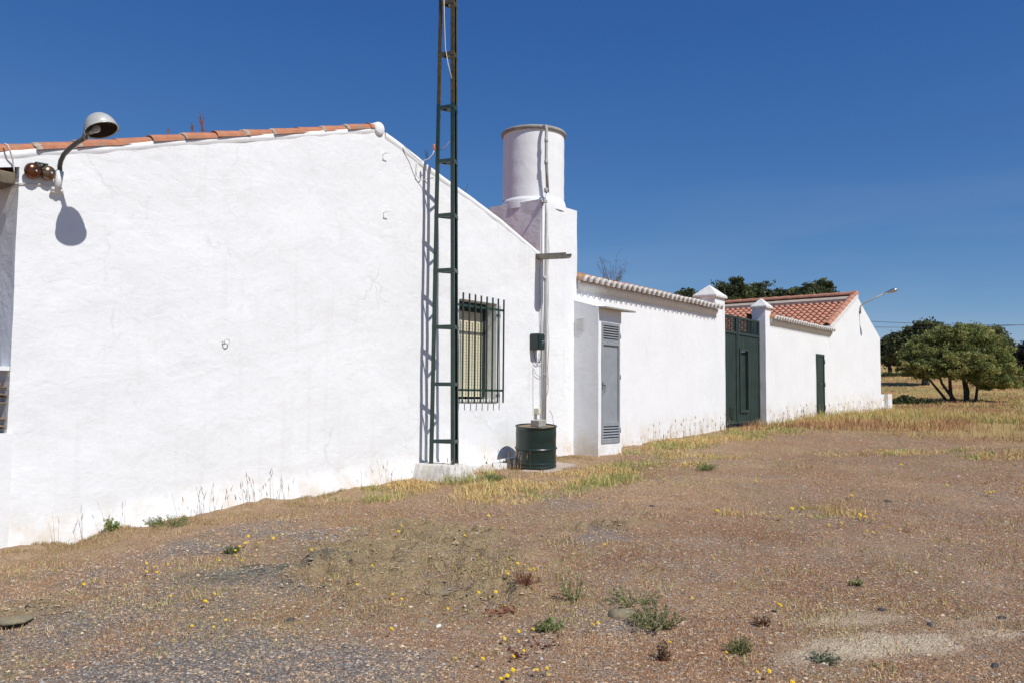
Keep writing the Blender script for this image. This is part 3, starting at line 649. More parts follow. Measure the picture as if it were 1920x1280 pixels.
# ------------------------------------------------------------------ tank tower
sx0, sx1 = W(1012.5, 420).x, W(1081, 420).x; sz = W(1012.5, 371).z; szr = W(1081, 390).z; sd = 1.0
tow = thing('water_tank_tower', 'white round water tank on a square whitewashed tower beside the gable', 'water tank', ((sx0+sx1)/2, .5, -.95))
mb = MB(); plaster(mb, sx0, sx1, -.012, sd, -1.5, sz-.02, .09, .008); mb.build('tower_block', M['wall'], tow)
tcx, tcy = (sx0+sx1)/2+.0, .50; tz1 = 4.24
d_ = CAMP.xy-V((tcx, tcy)); dist = (V((tcx, tcy, 0))-CAMP).dot(F0); R_ = (1058.5-943.5)/2/FPX*dist*.995
tz1 = W(1001, 240.5, tcy-R_*.7).z+.055; R_ *= 1.015
mb = MB(); prof = [(R_*1.07, sz-.10), (R_*1.06, sz+.02), (R_*1.03, sz+.07), (R_, sz+.075)]+[(R_*(1+.004*math.sin(i*1.7)), sz+.08+(tz1-sz-.12)*i/14) for i in range(15)]+[(R_, tz1), (R_-.06, tz1), (R_-.06, tz1-.5), (0, tz1-.5)]
mb.lathe(prof, 64, Matrix.Translation((tcx, tcy, 0))); mb.build('tank', M['wall2'], tow)
mb = MB(); mb.lathe([(R_*.99, tz1-.035), (R_+.022, tz1-.032), (R_+.036, tz1-.018), (R_+.036, tz1+.008), (R_+.024, tz1+.025), (R_-.05, tz1+.03), (R_-.07, tz1+.0), (R_-.07, tz1-.05)], 64, Matrix.Translation((tcx, tcy, 0))); mb.build('rim', M['rawcement'], tow)
# grey pipe going over the rim, then white down the tower
aa = math.asin(.425); dn = -F0*math.cos(aa)+R0*math.sin(aa); pxy = V((tcx, tcy, 0))+dn*(R_+.075); ysurf = pxy.y
pipe = thing('water_pipe', 'upright pipe, grey beside the tank rim and white below, ending behind the drum', 'pipe', (W(1022, 780).x, -.06, -.5))
pT = W(1024.5, 236, ysurf); pB = W(1026.8, 362, ysurf)
mb = MB(); mb.tube([tuple(V((pT.x, ysurf, pT.z))-dn*.26+UP*.0), tuple(V((pT.x, ysurf, pT.z))-dn*.08+UP*.01), tuple(V((pT.x, ysurf, pT.z))-dn*.02), (pT.x, ysurf, pT.z-.05), (pT.x, ysurf, (pT.z+pB.z)/2), (pB.x-.0, ysurf, pB.z)], .024, 12); mb.build('upper_pipe', M['pvc'], pipe)
q1 = W(1026.5, 372, -.05); q2 = W(1021.5, 792, -.05)
mb = MB(); mb.tube([(pB.x, ysurf, pB.z+.01), (q1.x, ysurf*.5-.02, q1.z), (q1.x, -.05, q1.z-.25), (q2.x, -.05, q2.z)], .021, 12); mb.build('lower_pipe', M['plainwhite'], pipe)
for t_ in (.22, .55, .97): zc = pT.z+(pB.z-pT.z)*t_; MB().lathe([(.025, zc-.035), (.030, zc-.03), (.030, zc+.03), (.025, zc+.035)], 14, Matrix.Translation((pT.x, ysurf, 0))).build('coupling', M['pvc'], pipe)
for py in (520, 640, 700): c0 = W(1023, py, -.05); MB().box((c0.x-.040, -.055, c0.z-.009), (c0.x+.040, -.0, c0.z+.009)).build('clip', M['plainwhite'], pipe)
q3 = W(1018, 378, -.04); q4 = W(1016.2, 792, -.04)
con = thing('conduit_pipe', 'thin white conduit running down the tower just beside the water pipe', 'conduit', (q4.x, -.05, q4.z))
mb = MB(); mb.tube([q3, q4], .012, 10); mb.build('tube', M['plainwhite'], con)
mb = MB(); mb.box((q3.x-.04, -.09, q3.z-.02), (q3.x+.05, -.012, q3.z+.02)).tube([(q3.x-.03, -.06, q3.z), (q3.x-.07, -.06, q3.z-.03)], .014, 8); mb.build('head', M['pvc'], con)
def wig(pts, y=-.03, r=.004, n=6):
    P_ = [W(a_, b_, y) for a_, b_ in pts]; out = []
    for i in range(len(P_)-1):
        for j in range(n): out.append(P_[i].lerp(P_[i+1], j/n))
    out.append(P_[-1])
    for _ in range(3): out = [out[0]]+[(out[i-1]+out[i]*2+out[i+1])/4 for i in range(1, len(out)-1)]+[out[-1]]
    return MB().tube(out, r, 6)
def cablething(mb_, label, material, name='cable', cat='cable', group=None):
    o = mb_.build(name, material); tag(o, label, cat, group); return o
cablething(wig([(1026, 405), (1027, 430), (1030, 470), (1027, 505), (1029, 560), (1027, 600), (1030, 640), (1027, 690), (1029, 730), (1022, 750), (1019, 770)], -.03, .0045), 'thin grey cable wandering down the tower beside the water pipe', M['pvc'])
cablething(wig([(1012, 500), (1013, 560), (1012, 600), (1013.5, 628)], -.02, .004), 'thin cable dropping from the gutter to the green meter box', M['pvc'])
cablething(wig([(1000, 655), (1003, 674), (1010, 681), (1014, 672), (1014.5, 655)], -.05, .006), 'dark cable looping under the green meter box', M['bcable'])
cablething(wig([(1003, 655), (1006, 672), (1016, 681), (1026, 686), (1028, 700), (1026, 720)], -.045, .005), 'grey cable leaving the meter box towards the pipes', M['pvc'])
cablething(wig([(1001, 690), (1004, 700), (1012, 706), (1018, 706)], -.03, .004), 'short grey cable curving into the conduit below the meter box', M['pvc'])
cablething(wig([(1000, 676), (1000, 740), (1000.5, 778), (1004, 783), (1008, 775)], -.015, .0035), 'long thin white cable hanging down to the cream socket box', M['cable'])
cablething(wig([(1030, 768), (1036, 778), (1038.5, 800)], -.12, .0045), 'thin cable bending down behind the green drum', M['pvc'])
jb = W(1008, 770, -.04); o = MB().box((jb.x-.035, -.075, jb.z-.045), (jb.x+.035, -.004, jb.z+.045))
jx = thing('socket_box', 'small cream plastic socket box low on the wall above the drum', 'socket', (jb.x, 0, jb.z)); o.build('case', M['shutter'], jx, bevel=.006)
MB().box((jb.x-.028, -.084, jb.z-.034), (jb.x+.012, -.076, jb.z+.034)).build('cover', M['plainwhite'], jx, bevel=.003)
# meter box
bx0 = W(993, 640).x; bx1 = W(1021, 640, -.155).x; bz1 = W(1009, 624.5, -.155).z; bz0 = W(1009, 655, -.155).z
mbx = thing('meter_box', 'dark green metal meter box hung on the wall at head height', 'meter box', (bx0, 0, bz0))
MB().box((bx0, -.155, bz0), (bx1, -.004, bz1)).build('case', M['drumgreen'], mbx, bevel=.012)
MB().box((bx0+.012, -.170, bz0+.012), (bx1-.010, -.1565, bz1-.02)).build('door', M['drumgreen'], mbx, bevel=.008)
cx_ = (bx0+bx1)/2
for dx_, dz_, s_ in ((-.0, .02, .008), (.022, .022, .010), (.0, -.004, .007), (.020, -.002, .006), (.012, -.03, .004)): MB().box((cx_+dx_, -.1735, (bz0+bz1)/2+dz_-.02), (cx_+dx_+s_, -.1705, (bz0+bz1)/2+dz_+s_*1.2-.02)).build('paint_mark', M['plainwhite'], mbx)

# ------------------------------------------------------------------ drum on its paving slabs
dr = W(1005, 796, -.52); dR = .285; dz0 = W(1004, 878, -.76).z
drum = thing('oil_drum', 'dark green steel drum with a rusty lid standing against the white wall', 'drum', (dr.x, -.52, dz0))
zt_ = (W(1005, 792, -.24).z+W(1005, 801, -.80).z)/2; H_ = zt_-dz0; print('drum', W(1005, 792, -.24).z, W(1005, 801, -.80).z, dz0)
prof = [(dR-.012, 0), (dR, .004), (dR+.004, .012), (dR+.004, .024), (dR-.004, .03)]+[(dR-.004, H_*.42), (dR+.002, H_*.435), (dR+.012, H_*.45), (dR+.012, H_*.463), (dR+.002, H_*.478), (dR-.004, H_*.49), (dR-.004, H_*.14)][:0]
def seg(z0, z1, n): return [(dR-.004+.0015*math.sin(z_*31), z_) for z_ in np.linspace(z0, z1, n)]
prof += seg(.032, H_*.10, 3)+[(dR+.004, H_*.115), (dR+.004, H_*.125), (dR-.004, H_*.14)]+seg(H_*.15, H_*.43, 8)+[(dR+.010, H_*.448), (dR+.012, H_*.458), (dR+.010, H_*.468), (dR-.004, H_*.486)]+seg(H_*.5, H_-.022, 10)+[(dR+.005, H_-.016), (dR+.006, H_-.002), (dR-.002, H_+.002), (dR-.008, H_-.004), (dR-.010, H_-.020)]
mtxd = Matrix.Translation((dr.x, -.52, dz0)); MB().lathe(prof, 64, mtxd).build('body', M['drumgreen'], drum)
MB().lathe([(dR-.009, H_-.018), (dR-.03, H_-.021), (.1, H_-.018), (.0001, H_-.018)], 48, mtxd).build('lid', M['lid'], drum)
mb = MB(); bq = W(1006, 797, -.50); hw = .088
mb.box((bq.x-hw, -.60, dz0+H_-.014), (bq.x+hw, -.46, dz0+H_+.075)); TR_ = Matrix.Rotation(math.radians(4.6), 3, R0); drum.rotation_euler = TR_.to_euler()
blk = mb.build('concrete_block', M['concrete'], bevel=.005, loc=(bq.x, -.53, dz0+H_)); blk.location = drum.location+TR_ @ (blk.location-drum.location); blk.rotation_euler = TR_.to_euler(); tag(blk, 'small grey concrete block lying on the drum lid', 'block')
gz = -1.03
for (ax, ay, sx_, sy_, rz, lab) in ((dr.x-.14, -.72, .52, .40, .10, 'cream paving slab at the wall side corner under the drum'), (dr.x+.33, -.62, .44, .40, -.06, 'paving slab poking out beneath the drum towards the grey door')):
    mb = MB(); mb.box((-sx_/2, -sy_/2, 0), (sx_/2, sy_/2, .05)); o = mb.build('paving_slab', M['slab'], bevel=.006); o.rotation_euler = (TR_ @ Matrix.Rotation(rz, 3, 'Z')).to_euler(); o.location = drum.location+TR_ @ V((ax-dr.x, ay+.52, -.056)); tag(o, lab, 'paving slab', 'paving slabs under the drum')
pp = thing('loose_pipe', 'white plastic pipe lying along the wall foot behind the drum', 'pipe', (9.4, -.15, -.9))
a_ = W(912, 868, -.20); b_ = W(965, 858, -.16); e_ = b_+(b_-a_)*.6
MB().tube([a_, e_], .022, 12, cap=False).build('pipe_wall', M['plainwhite'], pp); MB().tube([a_+(e_-a_)*.004, e_], .018, 12).build('bore', M['blackgap'], pp)

# ------------------------------------------------------------------ mast
A0 = V((W(804.5, 861, -.196).x, -.196, 0)); B0 = V((W(851.5, 871, -.553).x, -.553, 0)); C0 = V((W(860, 861, -.376).x, -.376, 0))
zbase = W(851.5, 871, -.553).z
zt5 = 5.3
A1 = V((W(823, 0, -.27).x, -.27, 0)); B1 = V((W(851, 0, -.47).x, -.47, 0)); C1 = V((W(857.5, 0, -.37).x, -.37, 0))
# refine so that the tips land where the photo shows them
zp = W(851, 0, -.47).z
mast = thing('lattice_mast', 'tall three legged dark green lattice mast standing before the gable', 'mast', (8.0, -.38, zbase))
def leg_at(a, b_, z_): t_ = (z_-zbase)/(zp-zbase); return V((a.x+(b_.x-a.x)*t_, a.y+(b_.y-a.y)*t_, z_))
cen0 = (A0+B0+C0)/3
ztop = 7.2; zrust = W(851, 190, -.5).z
# each leg is an angle iron, painted green low down and rusting higher up
for (a, b_) in ((A0, A1), (B0, B1), (C0, C1)):
    mb = MB(); 
    o1 = [q_ for q_ in (A0, B0, C0) if q_ is not a]; d1 = (o1[0]-a).normalized(); d2 = (o1[1]-a).normalized()
    mb.angle(leg_at(a, b_, zbase-.02), leg_at(a, b_, zrust), (d1, d2), .051, .006); mb.cur = 1
    mb.angle(leg_at(a, b_, zrust), leg_at(a, b_, ztop), (d1, d2), .051, .006); lg = mb.build('leg', [M['dgreen'], M['rust']], mast)
rz = [W(851, py, -.553).z for py in (828, 717, 607, 504)]; zz = [rz[0]+(rz[3]-rz[0])/3*k for k in range(14)]
for py, i in ((401, 4), (298, 5), (196, 6), (95, 7), (-3, 8)): zz[i] = W(851, py, -.52).z
for i in range(9, 14): zz[i] = zz[8]+(zz[8]-zz[7])*(i-8)
for i, z_ in enumerate(zz):
    if z_ > ztop-.1: break
    pts = [leg_at(A0, A1, z_), leg_at(B0, B1, z_), leg_at(C0, C1, z_)]
    mb = MB()
    for k in range(3):
        p_, q_ = pts[k], pts[(k+1) % 3]; n_ = (q_-p_).cross(UP).normalized(); mid = (pts[0]+pts[1]+pts[2])/3
        if (mid-p_).dot(n_) < 0: n_ = -n_
        mb.bar(p_, q_, .006, .044); mb.bar(p_-UP*.020+n_*.010, q_-UP*.020+n_*.010, .016, .005)
    mb.build('rung', M['dgreen'] if z_ < zrust else M['rust'], mast)
mb = MB(); c0 = W(813.5, 277, -.25)
mb.lathe([(0, .04), (.012, .04), (.018, .028), (.012, .018), (.020, .008), (.013, -.002), (.019, -.014), (.012, -.026), (.006, -.045), (0, -.05)], 14, Matrix.Translation(c0)); mb.bar((c0.x, -.25, c0.z), (c0.x+.04, -.24, c0.z-.005), .006, .006); mb.build('insulator', M['orange'], mast)
cablething(MB().tube([W(757, 274, -.03), W(773, 290, -.06), W(789, 303, -.12), W(803, 299, -.2), W(811, 290, -.25), W(814, 283, -.26)], .006, 6), 'white cable sagging from the roof edge to the orange insulator', M['cable'])
cablething(MB().tube([W(823, 283, -.27), W(836, 275, -.35), W(846, 263, -.45)], .006, 6), 'short white cable crossing inside the mast above the roof edge', M['cable'])
cablething(MB().tube([W(832, -30, -.36), W(833, 30, -.36), W(835, 90, -.37), W(840, 120, -.4), W(847, 148, -.47)], .006, 6), 'white cable hanging inside the upper part of the mast', M['cable'])
cablething(MB().tube([W(783, 303, -.02), W(781, 330, -.02), W(790, 338, -.03), W(813, 334, -.14)], .005, 6), 'thin white wire leading from the wall top to the mast leg', M['cable'])

# ------------------------------------------------------------------ wall lamp and bells
lb = W(110, 340, -.05); lamp = thing('wall_lamp', 'gooseneck wall lamp with a round aluminium shade at the top of the gable', 'lamp', (lb.x, 0, lb.z))
MB().tube([W(107, 356, -.05), W(113, 322, -.05)], .030, 14).build('sleeve', M['plainwhite'], lamp)
mb = MB(); s0 = W(108, 352, -.03); mb.box((s0.x-.05, -.05, s0.z-.05), (s0.x+.04, -.002, s0.z-.02)); mb.tube([(s0.x-.06, -.05, s0.z-.02), (s0.x+.03, -.05, s0.z-.03)], .014, 8); mb.build('bracket', M['plainwhite'], lamp, bevel=.004)
path = [W(112.5, 324, -.05), W(112, 312, -.055), W(114, 302, -.08), W(120, 290, -.14), W(131, 279, -.24), W(146, 267, -.35), W(160, 258, -.44)]
MB().tube(path, .020, 12).build('arm', M['darkmetal'], lamp)
hc = W(190.5, 245, -.64)
nrm = V((-.16, .34, .93)).normalized(); zax = nrm; xax = V((1, 0, .10)); xax = (xax-zax*xax.dot(zax)).normalized(); yax = zax.cross(xax)
mt4 = Matrix((xax, yax, zax)).transposed().to_4x4(); mt4.translation = hc
rs = .130; hs = .150
prof = [(rs+.006, 0), (rs+.004, .006)]+[(rs*math.cos(a_), hs*math.sin(a_)) for a_ in np.linspace(.06, math.pi/2-.02, 16)]+[(0.0001, hs)]
MB().lathe(prof, 48, mt4).build('shade', M['alubright'], lamp)
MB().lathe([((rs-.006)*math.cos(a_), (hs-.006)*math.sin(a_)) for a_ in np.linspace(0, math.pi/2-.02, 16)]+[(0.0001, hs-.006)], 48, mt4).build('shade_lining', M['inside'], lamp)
MB().lathe([(rs+.0065, -.001), (rs+.0065, .004), (rs-.007, .004), (rs-.007, -.001)], 48, mt4).build('shade_rim', M['alubright'], lamp)
bm4 = mt4 @ Matrix.Translation((-.055, .01, .005)) @ Matrix.Rotation(.9, 4, 'Y')
MB().lathe([(.0001, .058), (.022, .053), (.034, .036), (.036, .018), (.026, -.008), (.017, -.03), (.015, -.05), (.0001, -.05)], 24, bm4).build('bulb', M['bulb'], lamp)
j0 = path[-1]; j1 = mt4 @ V((-.10, .02, .015)); MB().tube([j0, j1], [.026, .030], 12).tube([j0.lerp(j1, .5)-UP*.01, j0.lerp(j1, .5)-UP*.055], .009, 8).build('joint', M['darkmetal'], lamp)

bc = W(78, 318, -.07); bell = thing('bell_unit', 'electric alarm bell with two round copper gongs near the wall lamp', 'bell', (bc.x, 0, bc.z))
for px, py, m_, r_ in ((64, 321, 'brass', .068), (93, 325, 'brass2', .062)):
    c0 = W(px, py, -.075); mt_ = Matrix.Translation(c0) @ Matrix.Rotation(math.pi/2+.12, 4, 'X') @ Matrix.Rotation(.1, 4, 'Y')
    gg = MB().lathe([(r_, -.03), (r_, -.018)]+[(r_*math.cos(a_), -.018+r_*.72*math.sin(a_)) for a_ in np.linspace(.1, 1.55, 12)]+[(.0001, -.018+r_*.72)], 32, mt_).build('gong', M[m_], bell)
    MB().lathe([(.010, 0), (.010, .012), (.006, .016), (.0001, .017)], 10, mt_ @ Matrix.Translation((0, 0, -.02+r_*.72))).build('gong_screw', M['alu'], gg)
    MB().tube([(c0.x, -.075, c0.z), (c0.x, .0, c0.z)], .008, 8).build('gong_post', M['darkmetal'], gg)
t0, t1, t2 = W(66, 305, -.07), W(89, 309, -.07), W(79, 318, -.07)
mb = MB()
for a_, b_ in ((t0, t1), (t1, t2), (t2, t0)): mb.bar(a_, b_, .010, .030, (0, 1, 0))
mb.tube([t2, W(79, 335, -.05)], .005, 6); mb.box((t0.x, -.06, t2.z-.0), (t1.x, -.006, t0.z)); c0 = W(78, 311, -.085); mb.lathe([(.0001, .01), (.012, .008), (.014, -.01)], 12, Matrix.Translation(c0) @ Matrix.Rotation(math.pi/2, 4, 'X')); mb.build('bracket', M['darkmetal'], bell)
cablething(wig([(22, 344), (60, 345), (80, 346), (98, 352), (106, 354)], -.015, .005), 'thin cable running from the bells to the lamp bracket', M['cable'])
cablething(MB().tube([W(8, 270, -.04), W(14, 272, -.07), W(19, 284, -.06), W(24, 300, -.03), W(26, 316, -.02), W(27, 325, -.02)], .007, 6), 'white cable hanging over the tile edge by the corner', M['cable'])
for px, py, lab in ((720, 291, 'rusty iron hook fixed high under the ridge'), (721, 400, 'small iron peg fixed in the wall midway below the ridge')):
    q = W(px, py, 0); mb = MB().tube([(q.x-.02, .01, q.z), (q.x-.02, -.065, q.z+.01)], .005, 6).bar((q.x-.035, -.062, q.z+.01), (q.x+.035, -.070, q.z+.018), .006, .010); o = mb.build('wall_hook', M['plainwhite'], loc=q); tag(o, lab, 'hook')
q = W(425, 638, -.03); mb = MB(); mb.tube([V((q.x, -.035, q.z))+V((.030*math.cos(a_), 0, .022*math.sin(a_)-.008)) for a_ in np.linspace(-.3, math.pi+.3, 14)][::-1]+[], .005, 6); mb.tube([(q.x-.03, -.035, q.z-.012), (q.x-.03, .01, q.z-.012)], .005, 6); mb.tube([V((q.x, -.035, q.z))+V((.028*math.cos(a_), 0, -.03*abs(math.sin(a_))-.008)) for a_ in np.linspace(0, math.pi, 10)], .005, 6); o = mb.build('wall_ring', M['cable'], loc=q); tag(o, 'small iron tethering ring in the middle of the big white wall', 'ring')

#REST#
# ------------------------------------------------------------------ meter cabinet with the grey door
kx0 = sx1+.0; ky = -.47; kx1 = W(1165, 700, ky).x; kx0 = W(1122, 700, ky).x
kt = W(1123, 575, ky).z
cab = thing('utility_cupboard', 'shallow whitewashed utility cupboard with a tall grey louvred door', 'cupboard', ((kx0+kx1)/2, ky/2, -.9))
dx0, dx1 = W(1127.5, 700, ky).x, W(1161.5, 700, ky).x; dz1, dz0_ = W(1128, 603, ky).z, W(1128, 831, ky).z
mb = MB(); vs = []
plaster(mb, kx0, dx0, ky, .0, -1.45, kt, .09, .004, skip='bt'); plaster(mb, dx1, kx1, ky, .0, -1.45, kt, .09, .004, skip='bt')
plaster(mb, dx0, dx1, ky, .0, dz1, kt, .09, .003, skip='btlr'); plaster(mb, dx0, dx1, ky, .0, -1.45, dz0_, .09, .003, skip='btlr')
mb.add([(kx0, ky, kt), (kx1, ky, kt), (kx1, .0, kt+.13), (kx0, .0, kt+.13)], [(0, 1, 2, 3)]); mb.add([(kx0, ky, kt), (kx0, 0, kt+.13), (kx0, 0, kt-.01)], [(0, 1, 2)])
mb.build('walls', M['wall2'], cab)
mb = MB(); mb.add([(kx0-.0, ky-.16, kt-.035), (kx1+.20, ky-.16, kt-.035), (kx1+.20, ky+.1, kt-.012), (kx0, ky+.1, kt-.012), (kx0, ky-.16, kt-.006), (kx1+.20, ky-.16, kt-.006), (kx1+.20, ky+.1, kt+.014), (kx0, ky+.1, kt+.014)], [(0, 3, 2, 1), (4, 5, 6, 7), (0, 1, 5, 4), (1, 2, 6, 5), (2, 3, 7, 6), (3, 0, 4, 7)]); mb.build('canopy_slab', M['rawcement'], cab, bevel=.006)
fw = .045; dy = ky-.012
door = MB().box((dx0, dy, dz0_), (dx0+fw, ky+.03, dz1)).box((dx1-fw, dy, dz0_), (dx1, ky+.03, dz1)).box((dx0+fw, dy, dz1-.05), (dx1-fw, ky+.03, dz1)).box((dx0+fw, dy, dz0_), (dx1-fw, ky+.03, dz0_+.05)).box((dx0+fw, dy, dz1-.36), (dx1-fw, ky+.03, dz1-.29)).box((dx0+fw, dy, dz0_+.27), (dx1-fw, ky+.03, dz0_+.34)).build('door', M['greydoor'], cab, bevel=.003)
MB().box((dx0+fw, ky+.012, dz0_+.34), (dx1-fw, ky+.026, dz1-.36)).build('panel', M['greydoor'], door)
for za, zb2 in ((dz1-.29, dz1-.05), (dz0_+.05, dz0_+.27)):
    mb = MB(); n_ = 6 if za > 0 else 5
    for k in range(n_):
        zz_ = za+(zb2-za)*k/n_; hh_ = (zb2-za)/n_
        mb.add([(dx0+fw, dy+.002, zz_+.004), (dx1-fw, dy+.002, zz_+.004), (dx1-fw, ky+.024, zz_+hh_*.8), (dx0+fw, ky+.024, zz_+hh_*.8), (dx0+fw, dy+.002, zz_+.009), (dx1-fw, dy+.002, zz_+.009), (dx1-fw, ky+.024, zz_+hh_*.8+.004), (dx0+fw, ky+.024, zz_+hh_*.8+.004)], [(0, 3, 2, 1), (4, 5, 6, 7), (0, 1, 5, 4), (2, 3, 7, 6)])
    mb.box((dx0+fw, ky+.025, za), (dx1-fw, ky+.029, zb2)); mb.build('louvre', M['greydoor'], door)
hz_ = W(1130, 721, ky).z; MB().box((dx0+.008, dy-.004, hz_-.07), (dx0+.036, dy-.001, hz_+.05)).tube([(dx0+.022, dy, hz_), (dx0+.022, dy-.045, hz_), (dx0+.022, dy-.05, hz_-.02)], .008, 8).bar((dx0+.022, dy-.04, hz_-.005), (dx0+.022, dy-.04, hz_-.13), .012, .006, (0, 1, 0)).build('handle', M['darkmetal'], door)
for zq in (dz1-.2, (dz0_+dz1)/2+.1, dz0_+.2): MB().tube([(dx1+.006, dy-.004, zq-.04), (dx1+.006, dy-.004, zq+.04)], .008, 8).build('hinge', M['greydoor'], door)
vq = W(1088, 608); tt_ = (kx0-vq.x); 
def onside(px, py):              # point on the side face x = kx0
    d = ray(px, py); return CAMP+d*(kx0/d.x)
v0, v1 = onside(1081, 598), onside(1096, 618)
mb = MB()
for k in range(6): z_ = v1.z+(v0.z-v1.z)*k/5; mb.box((kx0-.014, v1.y, z_-.006), (kx0-.004, v0.y, z_+.006))
mb.box((kx0-.006, v1.y-.005, v1.z-.015), (kx0-.003, v0.y+.005, v0.z+.015)); mb.build('air_vent', M['plainwhite'], cab)

# ------------------------------------------------------------------ courtyard walls with tile coping
def coping_wall(name, label, x0, x1, ztop_, pitch, rows, proj, groupmat, depth=.4, zb=-1.4, r=.078):
    w = thing(name, label, 'wall', ((x0+x1)/2, .2, zb+.5))
    mb = MB(); plaster(mb, x0-.06, x1+.06, .0, depth, zb, ztop_, .12, .006, skip='b'); mb.build('wall', M['wall2'], w)
    mb = MB(); n_ = int((x1-x0)/.05); vs = []      # cornice coved out under the tiles
    for i in range(n_+1):
        xc = x0+(x1-x0)*i/n_; wv = .006*sn(xc*3, 0, 0, 3)
        vs += [(xc, -.002, ztop_-.10+wv), (xc, -proj*.16, ztop_-.055+wv), (xc, -proj*.34, ztop_-.022+wv), (xc, -proj*.42, ztop_+.045+wv), (xc, .3, ztop_+.25)]
    mb.smooth = True; mb.add(vs, [(i*5+j, (i+1)*5+j, (i+1)*5+j+1, i*5+j+1) for i in range(n_) for j in range(4)]); mb.smooth = False
    mb.add([vs[0], vs[1], vs[2], vs[3], vs[4], (x0, .3, ztop_-.1)], [(0, 1, 2, 3, 4, 5)]); e5 = len(vs)-5; mb.add(vs[e5:]+[(x1, .3, ztop_-.1)], [(5, 4, 3, 2, 1, 0)]); mb.build('cornice', M['mortar'], w)
    up = V((0, 1, .30)).normalized(); nn_ = V((0, -.30, 1)).normalized()
    me, mt_, mp = MB(), MB(), MB(); xc = x0+.05; k = 0
    while xc < x1-.02:
        jx = random.uniform(-.006, .006); jz = random.uniform(-.006, .006)
        tile(me, (xc+jx, -proj, ztop_+.026+jz), up, (1, 0, 0), nn_, .045, r*1.02, r*1.02, .019, vf=1.32); tile(mt_, V((xc+jx, -proj, ztop_+.026+jz))+up*.046, up, (1, 0, 0), nn_, .22, r, r*.92, .014, vf=1.28)
        tile(mp, (xc+pitch/2, -proj+.015, ztop_+.105+jz), up, (1, 0, 0), nn_, .42, r*.95, r*.9, .012, up=False, vf=.8)
        for q_ in range(rows):
            tile(mt_, V((xc+jx+random.uniform(-.006, .006), -proj+.20, ztop_+.085))+up*(.33*q_)+nn_*(.01+random.uniform(-.006, .006)), up, (1, 0, 0), nn_, .40, r*1.05, r*.88, .014)
            tile(mp, V((xc+pitch/2, -proj+.22, ztop_+.135))+up*(.33*q_), up, (1, 0, 0), nn_, .40, r*.95, r*.85, .012, up=False)
        xc += pitch; k += 1
    me.build('eave_tiles', M['mortar'], w); mp.build('pan_tiles', M['tile2'], w); mt_.build('cover_tiles', M['tile2'], w)
    mb = MB(); L_ = rows*.33+.3; mb.add([(x0, -proj*.4, ztop_+.03), (x1, -proj*.4, ztop_+.03), (x1, -proj+.12+L_, ztop_+.03+L_*.30), (x0, -proj+.12+L_, ztop_+.03+L_*.30), (x0, -proj+.12+L_, ztop_-.3), (x1, -proj+.12+L_, ztop_-.3)], [(0, 1, 2, 3), (3, 2, 5, 4)]); mb.build('bedding', M['tile2'], w)
    return w
px0 = W(1341, 640).x; px1_ = W(1360, 690).x
coping_wall('courtyard_wall', 'white courtyard wall with scalloped tile eaves between the tank tower and the gate', sx1+.005, px0-.005, W(1083, 533).z, .18, 4, .19, None)
g1 = W(1436, 690).x; g2 = W(1444.5, 690).x
bx_l = W(1558, 690).x
coping_wall('courtyard_wall', 'white courtyard wall with narrow tile eaves and the small green door past the gate', g2+.005, bx_l, W(1450, 603).z, .18, 1, .16, None, zb=-1.2)
# gate piers with pyramid caps
def pier(label, x0, x1, depth, z1, zap, zb=-1.2):
    p = thing('gate_pier', label, 'gate pier', ((x0+x1)/2, depth/2, zb+.4), group='whitewashed gate piers with pyramid caps')
    mb = MB(); plaster(mb, x0, x1, -.001, depth, zb, z1, .09, .004); mb.build('shaft', M['wall2'], p)
    e = .035; cx, cy = (x0+x1)/2, depth/2
    mb = MB(); vs = [(x0-e, -.015-e, z1-.01), (x1+e, -.015-e, z1-.01), (x1+e, depth+e, z1-.01), (x0-e, depth+e, z1-.01)]; vs += [(a_, b_, z1+.045) for a_, b_, _ in vs]+[(cx, cy, zap)]
    mb.add(vs, [(0, 3, 2, 1), (0, 1, 5, 4), (1, 2, 6, 5), (2, 3, 7, 6), (3, 0, 4, 7), (4, 5, 8), (5, 6, 8), (6, 7, 8), (7, 4, 8)]); mb.build('cap', M['mortar'], p, bevel=.012)
pier('wide gate pier closing the tiled wall on the tank side', px0, px1_, .47, W(1341, 556).z, W(1331, 534, .23).z)
pier('narrow gate pier on the barn side of the green gate', g1, max(g2, g1+.36), .33, W(1436, 577).z, W(1423, 558, .17).z)
# gate
gy = .16; gxa = px1_+.01; gxb = g1-.01; gzt = 1.86; gzs = W(1388, 626, gy).z; gzb = -.555; gxm = W(1382, 700, gy).x
gate = thing('metal_gate', 'dark green ribbed metal double gate with upright bars along its top', 'gate', ((gxa+gxb)/2, gy, gzb))
def ribs(mb, x0, x1, z0, z1, y, pitch=.085, dp=.012):
    n_ = max(1, round((x1-x0)/pitch)); pts = []
    for i in range(n_):
        a_ = x0+(x1-x0)*i/n_; w_ = (x1-x0)/n_; pts += [(a_, y), (a_+w_*.42, y), (a_+w_*.5, y+dp), (a_+w_*.92, y+dp)]
    pts.append((x1, y)); n2_ = len(pts)
    mb.add([(p_[0], p_[1], z0) for p_ in pts]+[(p_[0], p_[1], z1) for p_ in pts], [(i, i+1, n2_+i+1, n2_+i) for i in range(n2_-1)])
    mb.add([(p_[0], p_[1]+.02, z0) for p_ in pts]+[(p_[0], p_[1]+.02, z1) for p_ in pts], [(i+1, i, n2_+i, n2_+i+1) for i in range(n2_-1)])
wx0, wx1 = W(1386, 700, gy).x, W(1402, 700, gy).x; wz1, wz0 = W(1394, 656, gy).z, W(1394, 770, gy).z
